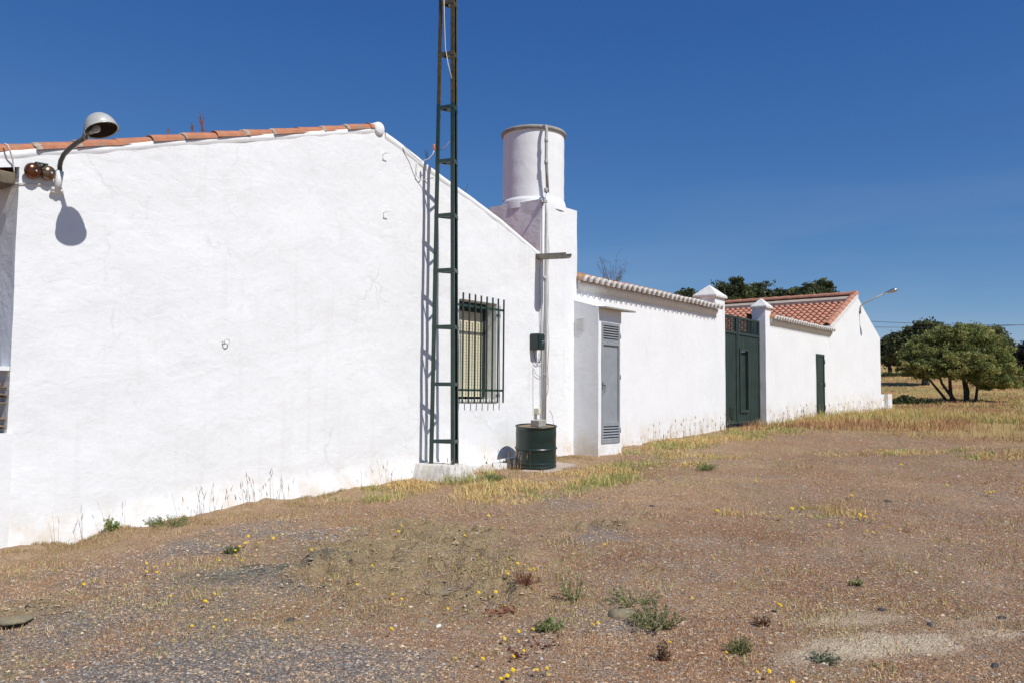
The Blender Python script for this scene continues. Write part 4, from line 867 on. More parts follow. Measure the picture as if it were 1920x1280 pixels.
for x0, x1 in ((gxa, gxm-.012), (gxm+.012, gxb)):
    mb = MB()
    if x0 == gxa: ribs(mb, x0+.05, x1-.05, gzb+.06, gzs, gy)
    else:
        ribs(mb, x0+.02, wx0, gzb+.06, gzs, gy); ribs(mb, wx1, x1-.05, gzb+.06, gzs, gy); ribs(mb, wx0, wx1, wz1, gzs, gy); ribs(mb, wx0, wx1, gzb+.06, wz0, gy)
    lf = mb.build('leaf', M['gategreen'], gate)
    mb = MB().box((x0, gy-.02, gzb), (x0+.05, gy+.03, gzt)).box((x1-.05, gy-.02, gzb), (x1, gy+.03, gzt)).box((x0+.05, gy-.018, gzt-.045), (x1-.05, gy+.028, gzt-.001)).box((x0+.05, gy-.018, gzs-.02), (x1-.05, gy+.028, gzs+.03)).box((x0+.05, gy-.016, gzb), (x1-.05, gy+.026, gzb+.06)); mb.build('frame', M['gategreen'], lf)
    n_ = int((x1-x0-.1)/.085)
    for k in range(1, n_): xq = x0+.05+(x1-x0-.1)*k/n_; MB().bar((xq, gy+.005, gzs+.03), (xq, gy+.005, gzt-.045), .022, .022, (0, 1, 0)).build('bar', M['gategreen'], lf)
mb = MB(); ribs(mb, wx0+.03, wx1-.03, wz0+.03, wz1-.04, gy+.045); wk = mb.build('wicket_door', M['gategreen'], gate)
MB().box((wx0, gy-.03, wz0-.02), (wx0+.03, gy+.05, wz1+.03)).box((wx1-.03, gy-.03, wz0-.02), (wx1, gy+.05, wz1+.03)).box((wx0+.03, gy-.03, wz1-.02), (wx1-.03, gy+.05, wz1+.03)).box((wx0+.03, gy-.034, wz0-.03), (wx1-.03, gy+.05, wz0+.03)).build('door_frame', M['gategreen'], wk)
va, vb = W(1368, 770, gy).x, W(1377, 770, gy).x; mb = MB()
for k in range(8): z_ = W(1372, 784, gy).z+.035*k; mb.box((va, gy-.018, z_), (vb, gy-.006, z_+.018))
mb.build('louvre', M['dgreen'], gate)
# small green door in the wall beyond
dd0, dd1 = W(1530.5, 720).x, W(1543, 720).x; ddz1, ddz0 = W(1531, 663).z, W(1531, 777).z
sd_ = thing('plank_door', 'narrow dark green metal door standing ajar in the wall near the barn', 'door', (dd0, -.03, ddz0))
mb = MB(); ribs(mb, dd0+.04, dd1-.04, ddz0+.05, ddz1-.05, -.040, .16, .010); mb.build('panel', M['gategreen'], sd_)
MB().box((dd0, -.055, ddz0), (dd0+.05, -.0, ddz1)).box((dd1-.05, -.055, ddz0), (dd1, -.0, ddz1)).box((dd0+.05, -.053, ddz1-.06), (dd1-.05, .0, ddz1-.001)).box((dd0+.05, -.053, ddz0), (dd1-.05, .0, ddz0+.06)).build('frame', M['dgreen'], sd_)
hq = W(1533, 719).z; MB().tube([(dd0+.07, -.05, hq), (dd0+.07, -.10, hq), (dd0+.17, -.10, hq)], .014, 8).build('handle', M['darkmetal'], sd_)
for t_ in (.12, .5, .88): zq = ddz0+(ddz1-ddz0)*t_; MB().tube([(dd1+.01, -.05, zq-.06), (dd1+.01, -.05, zq+.06)], .018, 8).build('hinge', M['dgreen'], sd_)

# ------------------------------------------------------------------ barn
b0, b1 = bx_l, W(1651, 690).x; bg = W(1607, 556); bzl = W(1560, 613).z; bzr = W(1650.5, 634).z; bxr = bg.x; bza = bg.z
barn = thing('barn', 'white gabled barn with a red scalloped tile roof at the end of the wall', 'barn', ((b0+b1)/2, 3, -.4))
mb = MB(); mb.smooth = True
cs_ = sorted(set(list(np.linspace(b0, bxr, 14))+list(np.linspace(bxr, b1, 14)))); nz_ = 24; vs = []
def btop(x_): return bzl+(bza-bzl)*(x_-b0)/(bxr-b0) if x_ < bxr else bza+(bzr-bza)*(x_-bxr)/(b1-bxr)
for xc in cs_:
    for j in range(nz_+1): zz_ = -1.0+(btop(xc)+1.0)*j/nz_; vs.append((xc, .002+.010*sn(xc*.7, 0, zz_, 2), zz_))
mb.add(vs, [(i*(nz_+1)+j, (i+1)*(nz_+1)+j, (i+1)*(nz_+1)+j+1, i*(nz_+1)+j+1) for i in range(len(cs_)-1) for j in range(nz_)]); mb.smooth = False
BD = 9.5; kx = .35      # the ridge runs back at a slight slant
mb.add([(b1, -.0, -1), (b1+kx, BD, -1), (b1+kx, BD, bzr), (b1, 0, bzr)], [(0, 1, 2, 3)]); mb.add([(b0, 0, -1), (b0+kx, BD, -1), (b0+kx, BD, bzl-.25), (b0, 0, bzl-.25)], [(3, 2, 1, 0)])
mb.add([(b0+kx, BD, -1), (b1+kx, BD, -1), (b1+kx, BD, bzr), (bxr+kx, BD, bza-.1), (b0+kx, BD, bzl)], [(4, 3, 2, 1, 0)])
mb.build('wall', M['wall2'], barn)
sv = V((bxr-b0, 0, bza-bzl)); ll = sv.length; rr_ = V((kx, BD, 0)).normalized()
mb = MB(); sheet_roof(mb, V((b0+kx, BD, bzl-.08)), -rr_, sv, BD-.18, ll, pitch=.19, row=.27, r=.050, nu=8)
sv2 = V((bxr-b1, 0, bza-bzr)); sheet_roof(mb, V((b1, .1, bzr-.06)), rr_, sv2, BD-.2, sv2.length, pitch=.30, row=.42, r=.06, nu=6); mb.build('roof', M['tilered'], barn)
mb = MB(); q = V((b0, .10, bzl+.0)); sd2 = sv.normalized(); n2 = V((-sd2.z, 0, sd2.x))
while q.x < bxr-.1: tile(mb, q+n2*.03, sd2, rr_, n2, .40, .11, .095); q = q+sd2*.36
mb.build('verge_tiles', M['tilered'], barn)
mb = MB(); dn1 = -sv.normalized(); dn2 = -sv2.normalized(); r0_ = V((bxr, .1, bza+.055)); r1_ = V((bxr+kx, BD, bza+.055)); mb.add([r0_, r1_, r0_+dn1*.38, r1_+dn1*.38, r0_+dn1*.38-UP*.09, r1_+dn1*.38-UP*.09, r0_+dn2*.38, r1_+dn2*.38, r0_+dn2*.38-UP*.09, r1_+dn2*.38-UP*.09], [(0, 2, 3, 1), (2, 4, 5, 3), (0, 1, 7, 6), (6, 7, 9, 8), (0, 6, 8, 4, 2), (1, 3, 5, 9, 7)]); mb.build('ridge_mortar', M['ridgeband'], barn)
mb = MB(); k = .05
while k < BD-.3: tile(mb, V((bxr, 0, bza+.06))+rr_*k, rr_, rr_.cross(UP), UP, .46, .13, .11); k += .42
mb.build('ridge_tiles', M['tilered'], barn)
mb = MB(); mb.add([(b0-.06, -.04, bzl-.09), (b0+.10, -.04, bzl-.03), (bxr, -.04, bza-.03), (bxr, -.04, bza+.05), (b0-.06, -.04, bzl+.0), (b0-.06, .12, bzl-.09), (b0+.1, .12, bzl-.03), (bxr, .12, bza-.03), (bxr, .12, bza+.05), (b0-.06, .12, bzl)], [(0, 1, 2, 3, 4), (9, 8, 7, 6, 5), (3, 8, 9, 4), (0, 4, 9, 5)])
mb.build('verge_mortar', M['mortar'], barn)
# barn lamp
l0 = W(1611, 573); bl = thing('street_lamp', 'long armed street lamp reaching out from the barn gable top', 'lamp', (l0.x, 0, l0.z))
dL = ray(1683, 543); pL = 7.5-(l0.x+.05)*dL.y/dL.x; print('lamp p', pL); l1 = W(1661, 549.5, -pL*.72); MB().tube([(l0.x, -.03, l0.z-.26), (l0.x, -.04, l0.z-.03), (l0.x, -.12, l0.z+.05), l1], .022, 10).build('arm', M['pvc'], bl)
MB().box((l0.x-.03, -.035, l0.z-.26), (l0.x+.03, -.008, l0.z-.18)).build('bracket', M['darkmetal'], bl)
l2 = W(1683, 542.5, -pL); ax_ = (l2-l1).normalized(); qt = ax_.to_track_quat('Z', 'Y').to_matrix().to_4x4(); Ln = (l2-l1).length
mt_ = Matrix.Translation(l1) @ qt @ Matrix.Diagonal((1, .7, 1, 1))
MB().lathe([(.0001, -.03), (.035, -.02), (.045, .05), (.075, Ln*.4), (.095, Ln*.62), (.085, Ln*.82), (.05, Ln*.96), (.0001, Ln)], 20, mt_).build('lamp_head', M['alu'], bl)
# little end wall and post
e0, e1, e2, e3 = W(1651, 738).x, W(1660, 740).x, W(1660, 742).x, W(1671.5, 740, -.1).x
ez = W(1655, 739).z; ex0_ = W(1665, 740, -.10).x
lw = thing('end_wall', 'short low white wall joining the barn corner to its square post', 'wall', (e0, .1, -.5)); mb = MB(); plaster(mb, b1-.05, ex0_+.02, .03, .22, -1.1, ez, .1, .006, skip='b'); mb.build('wall', M['wall2'], lw)
ps = thing('end_post', 'square white post at the very end of the wall facing the meadow', 'post', (e2+.2, -.1, -.5)); ex0 = W(1665, 740, -.10).x; ex1 = W(1672.5, 740, -.10).x
mb = MB(); plaster(mb, ex0, ex1, -.10, .34, -1.1, ez+.02, .1, .006); mb.build('shaft', M['wall2'], ps)

# ------------------------------------------------------------------ plants with twigs
def leafcloud(pts, size, cols, seed=0, flat=.0, asp=2.0, hang=0):
    """one small bent leaf quad for each point"""
    n = len(pts); r = np.random.default_rng(seed); a = r.normal(size=(n, 3)); a[:, 2] -= hang; a /= np.linalg.norm(a, axis=1)[:, None]
    b_ = r.normal(size=(n, 3)); b_ -= a*(a*b_).sum(1)[:, None]; b_ /= np.linalg.norm(b_, axis=1)[:, None]
    s_ = (size*r.uniform(.6, 1.35, n))[:, None]
    v = np.stack([pts-a*s_*asp*.5, pts+b_*s_*.5, pts+a*s_*asp*.5, pts-b_*s_*.5], 1).reshape(-1, 3)
    q_ = np.arange(n)[:, None]*4+np.array([0, 1, 2, 3])[None]
    return v, q_, np.repeat(cols, 4, 0)
def leafmesh(name, pts, size, cols, parent, seed=0, asp=2.0, mt_=None, hang=0):
    v, q_, c_ = leafcloud(pts, size, cols, seed, asp=asp, hang=hang); off = parent_world(parent)
    o = fastmesh(name, v-np.array(off)[None], q_, c_, mt_ or M['leaf'], 4); o.parent = parent; return o
def weed(name, label, cat, p, rad, hgt, nst, lsize, cols, stemmat, seed, nleaf=14, group=None, spread=1.0, asp=2.6):
    r = random.Random(seed); t = thing(name, label, cat, p, group); mb = MB(); pts = []
    for _ in range(nst):
        a = r.uniform(0, 6.28); s_ = rad*math.sqrt(r.random())*spread; hh = hgt*(1-.5*(s_/rad)**2)*r.uniform(.6, 1.1)
        tip = V((p[0]+math.cos(a)*s_, p[1]+math.sin(a)*s_, p[2]+hh)); b0_ = V((p[0]+math.cos(a)*s_*.15, p[1]+math.sin(a)*s_*.15, p[2]-.01)); mid = b0_.lerp(tip, .5)+V((math.cos(a), math.sin(a), 0))*s_*.15
        mb.tube([b0_, mid, tip], [.0028, .002, .0012], 4, cap=False)
        for k in range(nleaf):
            u = r.uniform(.2, 1); q_ = b0_.lerp(mid, u*2) if u < .5 else mid.lerp(tip, u*2-1)
            pts.append((q_.x+r.gauss(0, lsize*.7), q_.y+r.gauss(0, lsize*.7), q_.z+r.gauss(0, lsize*.5)))
    mb.build('stems', stemmat, t); pts = np.array(pts); pts[:, 2] = np.maximum(pts[:, 2], p[2]+.002)
    cc = np.array(cols)[np.random.default_rng(seed).integers(0, len(cols), len(pts))]; leafmesh('leaves', pts, lsize, cc, t, seed, asp); return t
G1 = [(.30, .32, .14), (.37, .36, .18), (.24, .26, .12), (.46, .40, .22)]; G2 = [(.25, .31, .10), (.31, .36, .12), (.19, .24, .08)]; RB = [(.30, .16, .11), (.38, .20, .13), (.24, .12, .08)]
weed('bushy_weed', 'bushy grey green weed, the broadest plant growing out in the gravel', 'weed', Gp(1228, 1176), .17, .13, 46, .009, G1+[(.30, .25, .15), (.34, .27, .17)], M['stem'], 1, 16)
weed('leafy_weed', 'bright green leafy weed low in the gravel beside the bushy weed', 'weed', Gp(1032, 1180), .10, .065, 26, .010, G1+G2, M['stem'], 2, 12)
weed('red_weed', 'dark reddish twiggy weed under the cluster of yellow flowers', 'weed', Gp(985, 1112), .11, .09, 30, .007, RB+[(.36, .22, .14)], M['redleaf'], 3, 10)
weed('red_leaf_plant', 'low plant with broad brick red leaves near the leafy weed', 'plant', Gp(945, 1157), .09, .03, 10, .022, [(.34, .15, .09), (.40, .20, .13), (.28, .12, .08)], M['redleaf'], 4, 5, asp=1.5)
weed('red_leaf_plant', 'flat patch of brick red leaves lying below the leafy weed', 'plant', Gp(1010, 1203), .12, .02, 9, .020, [(.32, .15, .10), (.38, .21, .14)], M['redleaf'], 5, 4, asp=1.5)
weed('red_leaf_plant', 'small dark red leaf rosette carrying two yellow flowers', 'plant', Gp(968, 1232), .07, .03, 8, .018, [(.24, .11, .08), (.34, .17, .11)], M['redleaf'], 6, 5, asp=1.5)
weed('bushy_weed', 'spreading olive green weed hugging the foot of the big white wall', 'weed', Gp(318, 985)+V((0, .04, 0)), .24, .11, 70, .008, G1+[(.26, .25, .10)], M['stem'], 7, 12)
weed('leafy_weed', 'small upright bright green weed against the wall near the corner', 'weed', Gp(212, 1003)+V((0, .03, 0)), .06, .12, 16, .014, G2, M['stem'], 8, 12)
weed('leafy_weed', 'dark green rosette with yellow flowers on the grey crusted ground', 'weed', Gp(436, 1036), .08, .06, 30, .008, [(.20, .22, .08), (.15, .17, .07)], M['stem'], 9, 9)
weed('tiny_weed', 'tiny green rosette alone on the pebbly ground below the flower clump', 'weed', Gp(1607, 1096), .06, .05, 12, .011, G2+G1, M['stem'], 10, 7)
weed('tiny_weed', 'yellowish green tuft in the pebbles close to the bottom of the yard', 'weed', Gp(1388, 1220), .10, .08, 40, .007, [(.25, .22, .10), (.18, .17, .07)], M['stem'], 12, 7)
weed('tiny_weed', 'grey green thistly tuft beside the pale sandy patch', 'weed', Gp(1548, 1240), .08, .05, 26, .010, [(.24, .26, .19), (.32, .31, .22)], M['stem'], 13, 7)
weed('tiny_weed', 'small brown withered weed among the pebbles', 'weed', Gp(1430, 1172), .06, .06, 16, .010, [(.18, .13, .09), (.25, .2, .1)], M['redleaf'], 14, 6)
weed('tiny_weed', 'withered dark tuft standing just below the bushy weed', 'weed', Gp(1240, 1238), .05, .10, 16, .008, [(.16, .12, .08), (.12, .13, .07)], M['redleaf'], 15, 8)
weed('stalky_weed', 'loose thin stalked green weed between the red weed and the bushy weed', 'weed', Gp(1078, 1125), .14, .17, 14, .010, G1, M['stem'], 16, 9)
weed('stalky_weed', 'pale feathery green weed rising behind the bushy weed', 'weed', Gp(1190, 1130), .20, .12, 24, .010, G1, M['stem'], 17, 8)
weed('bushy_weed', 'dark green clump of grass sprouting close before the drum slabs', 'weed', Gp(925, 900), .16, .08, 60, .012, [(.18, .22, .08), (.26, .29, .11)], M['stem'], 18, 8)
weed('bushy_weed', 'rounded green clump at the yard end of the tall grass patch', 'weed', Gp(1325, 880), .20, .10, 60, .010, [(.30, .33, .12), (.38, .38, .16), (.24, .27, .10)], M['stem'], 19, 8)
# dead shrub on the tiled roof
def twigs(name, label, base, n, L_, seed, material, w=.006, spread=.9, cat='shrub', nsub=5, leaves=True):
    r = random.Random(seed); t = thing(name, label, cat, base); mb = MB(); tips = []
    for _ in range(n):
        a = r.uniform(0, 6.28); d = V((math.cos(a)*spread*r.uniform(.3, 1), math.sin(a)*spread*r.uniform(.3, 1), 1)).normalized(); ln = L_*r.uniform(.6, 1.1); p0 = V(base); p1 = p0+d*ln*.55+V((0, 0, .02)); p2 = p1+(d+V((r.uniform(-.3, .3), r.uniform(-.3, .3), .3))).normalized()*ln*.45
        mb.tube([p0, p1, p2], [w, w*.7, w*.35], 5, cap=False)
        for k in range(nsub):
            u = r.uniform(.25, 1); q = p0.lerp(p1, u*1.6) if u < .6 else p1.lerp(p2, (u-.6)/.4); dd = (d+V((r.uniform(-.9, .9), r.uniform(-.9, .9), r.uniform(-.2, .7)))).normalized(); e = q+dd*L_*r.uniform(.12, .3); mb.tube([q, e], [w*.5, w*.25], 4, cap=False); tips.append(e)
            e2_ = q.lerp(e, .6)+V((r.uniform(-1, 1), r.uniform(-1, 1), r.uniform(0, 1))).normalized()*L_*.12; mb.tube([q.lerp(e, .6), e2_], [w*.35, w*.2], 4, cap=False); tips.append(e2_)
    mb.build('branches', material, t)
    if leaves: leafmesh('dry_leaves', np.array([tuple(p_) for p_ in tips]), .013, np.tile(np.array([[.10, .085, .05]]), (len(tips), 1)), t, seed, 1.4)
    return t
M['twig'] = mat('dry_twig', (.13, .095, .07), .9)
sb = W(1147, 536, .45); twigs('dead_shrub', 'leafless dead shrub growing from the tiled roof beside the tower', V((sb.x, .45, sb.z-.05)), 15, .62, 5, M['twig'], .0042, 1.35, nsub=5)
M['rustweed'] = mat('rusty_stalk', (.26, .10, .06), .9)
for px, py, l_, lab, n_ in ((381, 262, .22, 'tall rusty dry weed rooted in the verge tiles', 5), (360, 254, .10, 'short rusty dry weed on the verge tiles beside the taller one', 4), (315, 255, .06, 'tiny dry weed tip at a verge tile joint', 3)):
    q = W(px, py, .04); twigs('roof_weed', lab, q, n_, l_, px, M['rustweed'], .005, .22, cat='weed', leaves=False)
for px, py in ((801, 290), (868, 358)):
    q = W(px, py+14, .08); twigs('roof_weed', 'wispy dry weed on the slope behind the mast' if px < 820 else 'wispy dry weed further down the slope towards the tank', q, 4, .16, px, M['twig'], .003, .6, cat='weed', leaves=False)

# ------------------------------------------------------------------ flowers, one object each
fl_px = []
for x_, y_ in ((765, 645), (805, 665), (820, 683), (765, 685), (878, 650), (437, 762), (890, 808), (1140, 552), (1228, 575), (1280, 540), (1232, 603), (1350, 545), (1143, 628), (1262, 638), (1426, 517), (1475, 503), (1640, 520), (1705, 530), (1625, 612), (1120, 795), (1072, 832), (1178, 940), (1002, 962), (1115, 975), (1250, 560), (1295, 510)): fl_px.append((x_*.3594, 820+y_*.3594))
for x_, y_ in ((868, 393), (768, 390), (1055, 393), (840, 462), (300, 495), (315, 488), (643, 545), (712, 608), (830, 575), (868, 620), (887, 637), (1173, 500), (1373, 543), (860, 692), (920, 705), (952, 710), (1005, 692), (986, 727), (918, 752), (868, 750), (1137, 770), (718, 818), (775, 828), (806, 818), (857, 880), (117, 663), (18, 660), (82, 797), (315, 828), (268, 797), (555, 877), (262, 990), (925, 997), (1000, 988), (850, 1037), (952, 1098), (898, 1128), (595, 1137), (738, 1137), (895, 1193), (865, 1228), (832, 1238), (1018, 1200), (1073, 1193), (1083, 1222), (1312, 958), (1340, 956), (1713, 1047), (1690, 215), (160, 718)): fl_px.append((640+x_*.3594, 820+y_*.3594))
for x_, y_ in ((1020, 45), (1035, 48), (1050, 45), (1065, 50), (1685, 43), (1140, 127), (1590, 220), (1378, 247), (1580, 282), (1605, 280), (1622, 272), (1770, 300), (1758, 252), (880, 290), (570, 362), (627, 355), (512, 405), (180, 372), (890, 408), (920, 412), (952, 408), (993, 418), (1012, 395), (925, 400), (763, 452), (827, 438), (1048, 455), (1170, 440), (750, 480), (795, 487), (807, 508), (963, 480), (993, 485), (1023, 485), (1135, 475), (160, 617), (250, 621), (853, 703), (50, 822), (506, 857), (228, 1103), (390, 1197), (451, 1197), (575, 1260), (383, 217)): fl_px.append((1280+x_*.3594, 820+y_*.3594))
def flower_proto():
    t = thing('yellow_flower', None, 'flower'); mb = MB()
    mb.tube([(0, 0, -.06), (.004, 0, -.03), (0, 0, 0)], .0016, 5, cap=False); st = mb.build('stem', M['stem'], t)
    mb = MB(); n = 13
    for ring, (r_, z_, w_) in enumerate(((.016, .004, .0052), (.011, .007, .0045))):
        for k in range(n):
            a = 2*math.pi*(k+ring*.5)/n; c_, s_ = math.cos(a), math.sin(a)
            mb.add([(c_*.002-s_*w_*.3, s_*.002+c_*w_*.3, z_*.5), (c_*.002+s_*w_*.3, s_*.002-c_*w_*.3, z_*.5), (c_*r_+s_*w_*.5, s_*r_-c_*w_*.5, z_), (c_*r_*1.12, s_*r_*1.12, z_-.001), (c_*r_-s_*w_*.5, s_*r_+c_*w_*.5, z_)], [(0, 1, 2, 3, 4)])
    mb.lathe([(.0001, .009), (.004, .008), (.005, .003), (.002, -.002)], 10); fh = mb.build('flower_head', M['petal'], t)
    return t
def flower_label(px, py):
    if py < 850: return 'far off yellow wildflower at the edge of the golden meadow', 'far yellow flowers by the meadow'
    if 1540 < px < 1710 and 955 < py < 1010: return 'yellow wildflower in the dense flower clump out in the brown yard', 'yellow flowers of the dense clump'
    if 940 < px < 1060 and 1060 < py < 1110: return 'yellow wildflower in the loose cluster over the red weed', 'yellow flowers over the red weed'
    if 260 < px < 330 and 1040 < py < 1075: return 'yellow wildflower in the small bunch nearest the wall corner', 'yellow flowers of the small bunch'
    if 395 < px < 500 and 1000 < py < 1050: return 'yellow wildflower around the dark green rosette', 'yellow flowers at the rosette'
    if py > 1215 and 900 < px < 1060: return 'yellow wildflower in the scatter at the bottom of the yard', 'yellow flowers at the bottom'
    if py < 940: return 'small yellow wildflower in the brown yard before the tall grass', 'yellow flowers of the upper yard'
    if px < 640: return 'yellow wildflower alone on the gravel before the big white wall', 'scattered yellow flowers on the gravel'
    if px < 1180 and py < 1060: return 'yellow wildflower around the olive crusted ground', 'yellow flowers around the crusted ground'
    if px < 1180: return 'yellow wildflower among the gravel and weeds of the yard', 'yellow flowers among the weeds'
    return 'yellow wildflower alone on the pebbly open yard', 'scattered yellow flowers on the pebbles'
proto = flower_proto(); kids = list(proto.children); rf = random.Random(3)
for i, (px, py) in enumerate(fl_px):
    if i == 0: o = proto
    else:
        o = proto.copy(); COL.objects.link(o)
        for ch in kids: c_ = ch.copy(); COL.objects.link(c_); c_.parent = o
    q = Gp(px, py); 
    dq = (q-CAMP).length; hgt = rf.uniform(.035, .055)
    q = q-(CAMP-q).normalized()*0 + (CAMP-V((q.x, q.y, 0))).normalized()*hgt*.0
    # move towards the eye so that the head, not the root, covers the spot
    dirh = V((CAMP.x-q.x, CAMP.y-q.y, 0)).normalized(); q = q+dirh*(hgt*dq/max(.6, abs(q.z)))
    z_ = ghi(q.x, q.y); o.location = (q.x, q.y, z_+hgt); nf = V((-.13+rf.uniform(-.45, .45), -.75+rf.uniform(-.4, .4), 1.1)).normalized(); o.rotation_euler = (nf.to_track_quat('Z', 'Y').to_matrix() @ Matrix.Rotation(rf.uniform(0, 6), 3, 'Z')).to_euler(); s_ = rf.uniform(.42, .74)*(1 if dq < 8.5 else 1.75); 
    if (px-1462)**2+(py-1128)**2 < 60 or (px-1486)**2+(py-1273)**2 < 90: s_ = 1.0
    o.scale = (s_, s_, s_); lab, grp = flower_label(px, py); tag(o, lab, 'flower', grp)

# ------------------------------------------------------------------ loose stones
def stone(px, py, r_, label, material, seed, flat=.55):
    q = Gp(px, py); zc_ = q.z; q.z = .45*zc_+.55*min([q.z]+[ghi(q.x+r_*.8*math.cos(a_), q.y+r_*.7*math.sin(a_)) for a_ in (0, .8, 1.6, 2.4, 3.1, 3.9, 4.7, 5.5)])+.004; r = random.Random(seed); mb = MB(); mb.smooth = False; n = 12; vs = []; m_ = 7
    for j in range(m_+1):
        ph = math.pi*j/m_
        for k in range(n): a = 2*math.pi*k/n; w_ = 1+.22*math.sin(a*2+seed)+.12*math.sin(a*3+ph*2+seed*2)+r.uniform(-.05, .05); vs.append((q.x+r_*w_*math.sin(ph)*math.cos(a), q.y+r_*w_*math.sin(ph)*math.sin(a)*.8, q.z+r_*flat*(math.cos(ph)*(1+r.uniform(-.05, .05))-.05)-.008))
    mb.smooth = True; mb.add(vs, [(j*n+k, j*n+(k+1) % n, (j+1)*n+(k+1) % n, (j+1)*n+k) for j in range(m_) for k in range(n)]); o = mb.build('stone', material, loc=q); tag(o, label, 'stone')
for a_ in ((795, 1164, .045, 'smooth tan stone standing apart on the grey gravel', 'rocks', 1, .5), (880, 1174, .04, 'low tan stone half buried at the tip of the crusted ground', 'rocks', 2, .35), (822, 1118, .07, 'long tan stone slab at the edge of the crusted ground', 'rocks', 3, .3),
           (1165, 1150, .09, 'rounded olive stone beside the bushy weed', 'rocks', 4, .5), (22, 1168, .16, 'flat tan rock slab in the gravel near the corner', 'rocks', 5, .16), (1651, 1143, .028, 'dark pointed stone above the pale sandy patch', 'darkrock', 6, .6),
           (1744, 1172, .028, 'dark stone next to the pale sandy patch', 'darkrock', 7, .7), (1866, 1248, .030, 'purple black stone at the lower tip of the sandy patch', 'darkrock', 8, .6), (1878, 1157, .034, 'flat dark stone beyond the sandy patch', 'darkrock', 9, .5),
           (1797, 1159, .02, 'small dark pebble between the two larger dark stones', 'darkrock', 10, .6), (1664, 940, .05, 'dark stone far out in the brown yard past the flower clump', 'darkrock', 11, .5), (1222, 948, .04, 'dark stone on the brown ground in front of the tall grass', 'darkrock', 12, .5), (822, 1174, .024, 'white stone chip next to the smooth tan stone', 'plainwhite', 13, .7), (545, 1160, .04, 'blue grey stone on the gravel', 'darkrock', 14, .5)):
    stone(a_[0], a_[1], a_[2], a_[3], M[a_[4]], a_[5], a_[6])

# ------------------------------------------------------------------ trees
def tree(label, base, lobes, trunks, nleaf, lsize, cols, seed, group=None, name='oak_tree', dens=.72, hang=0, asp=1.8, bark='bark', jag=1.0):
    """lobes: (u, v, z, ru, rz) metres in the tree's own frame (u across the view, v away)"""
    r = np.random.default_rng(seed); t = thing(name, label, 'tree', base, group)
    b = np.array(tuple(base)); U = np.array(tuple(R0)); F = np.array(tuple(F0)); P_ = []; C_ = []
    tot = sum(l[3]**2 for l in lobes)
    for (u, v_, z, ru, rz) in lobes:
        n = int(nleaf*ru**2/tot); nc = max(5, int(n/75))
        # clump centres towards the outside of the lobe, leaves round each of them
        d = r.normal(size=(nc, 3)); d /= np.linalg.norm(d, axis=1)[:, None]; rad = r.uniform(.30, jag, nc)**.5
        cc = np.stack([u+d[:, 0]*ru*rad, v_+d[:, 1]*ru*rad, z+d[:, 2]*rz*rad], 1); k = r.integers(0, nc, n); cs = r.uniform(.10, .28, nc)*(ru**.6)*dens
        q = cc[k]+r.normal(size=(n, 3))*cs[k][:, None]*np.array([1, 1, .62]); tone = r.uniform(.7, 1.3, nc)[k]
        P_.append(b+q[:, :1]*U+q[:, 1:2]*F+q[:, 2:3]*np.array([0, 0, 1])); c = np.array(cols)[r.integers(0, len(cols), nc)[k]]*tone[:, None]*r.uniform(.8, 1.2, (n, 1)); C_.append(c)
    P_ = np.concatenate(P_); C_ = np.concatenate(C_); mb = MB()
    for tr_ in trunks:
        pts = [tuple(b+np.array(p_[0])*U+np.array(p_[1])*F+np.array([0, 0, p_[2]])) for p_ in tr_[0]]; mb.tube(pts, tr_[1], 9, cap=False)
    rr = random.Random(seed)
    for (u, v_, z, ru, rz) in lobes[:8]:            # limbs into each lobe
        tp = trunks[0][0][-1]; s_ = trunks[0][1][-1]; mid = ((tp[0]+u)/2, (tp[1]+v_)/2, (tp[2]+z)/2-.1)
        mb.tube([tuple(b+np.array(p_[0])*U+np.array(p_[1])*F+np.array([0, 0, p_[2]])) for p_ in (tp, mid, (u, v_, z))], [s_, s_*.6, s_*.25], 6, cap=False)
    mb.build('trunk', M[bark], t); leafmesh('crown', P_, lsize, C_, t, seed, asp, hang=hang); return t
OL = [(.24, .27, .085), (.30, .31, .10), (.17, .20, .065), (.35, .34, .12)]
DK = [(.085, .105, .048), (.105, .125, .056), (.07, .085, .042), (.125, .135, .065)]
MD = [(.13, .16, .06), (.16, .185, .07), (.10, .125, .05)]
Zt = 40.0; s = Zt/FPX; bq = D(1818, 757, Zt); bs = V((bq.x, bq.y, ghi(bq.x, bq.y)-.05)); zof = 0
def L2(px, py, v_, rpx, rpy): return ((px-1818)*s, v_, (757-py)*s+.0, rpx*s, rpy*s)
lob = [L2(1745, 662, .3, 38, 30), L2(1730, 690, -.2, 34, 22), L2(1785, 650, .2, 42, 34), L2(1825, 648, 0, 44, 32), L2(1862, 668, .2, 36, 34), L2(1875, 697, -.3, 28, 24), L2(1835, 700, -.9, 40, 24), L2(1800, 685, -.7, 40, 28), L2(1765, 690, -.6, 36, 22), L2(1815, 625, .3, 30, 16), L2(1850, 718, -.8, 30, 12), L2(1775, 632, .2, 28, 16), L2(1716, 668, .2, 26, 20), L2(1890, 690, 0, 20, 16), L2(1700, 690, 0, 16, 12), L2(1868, 716, -.7, 28, 13), L2(1888, 708, -.3, 20, 12), L2(1836, 722, -.9, 20, 10), L2(1745, 706, -.3, 24, 9)]
def T2(pts, rs_): return ([((a_-1818)*s, v_, (757-b_)*s) for a_, b_, v_ in pts], [q_ for q_ in rs_])
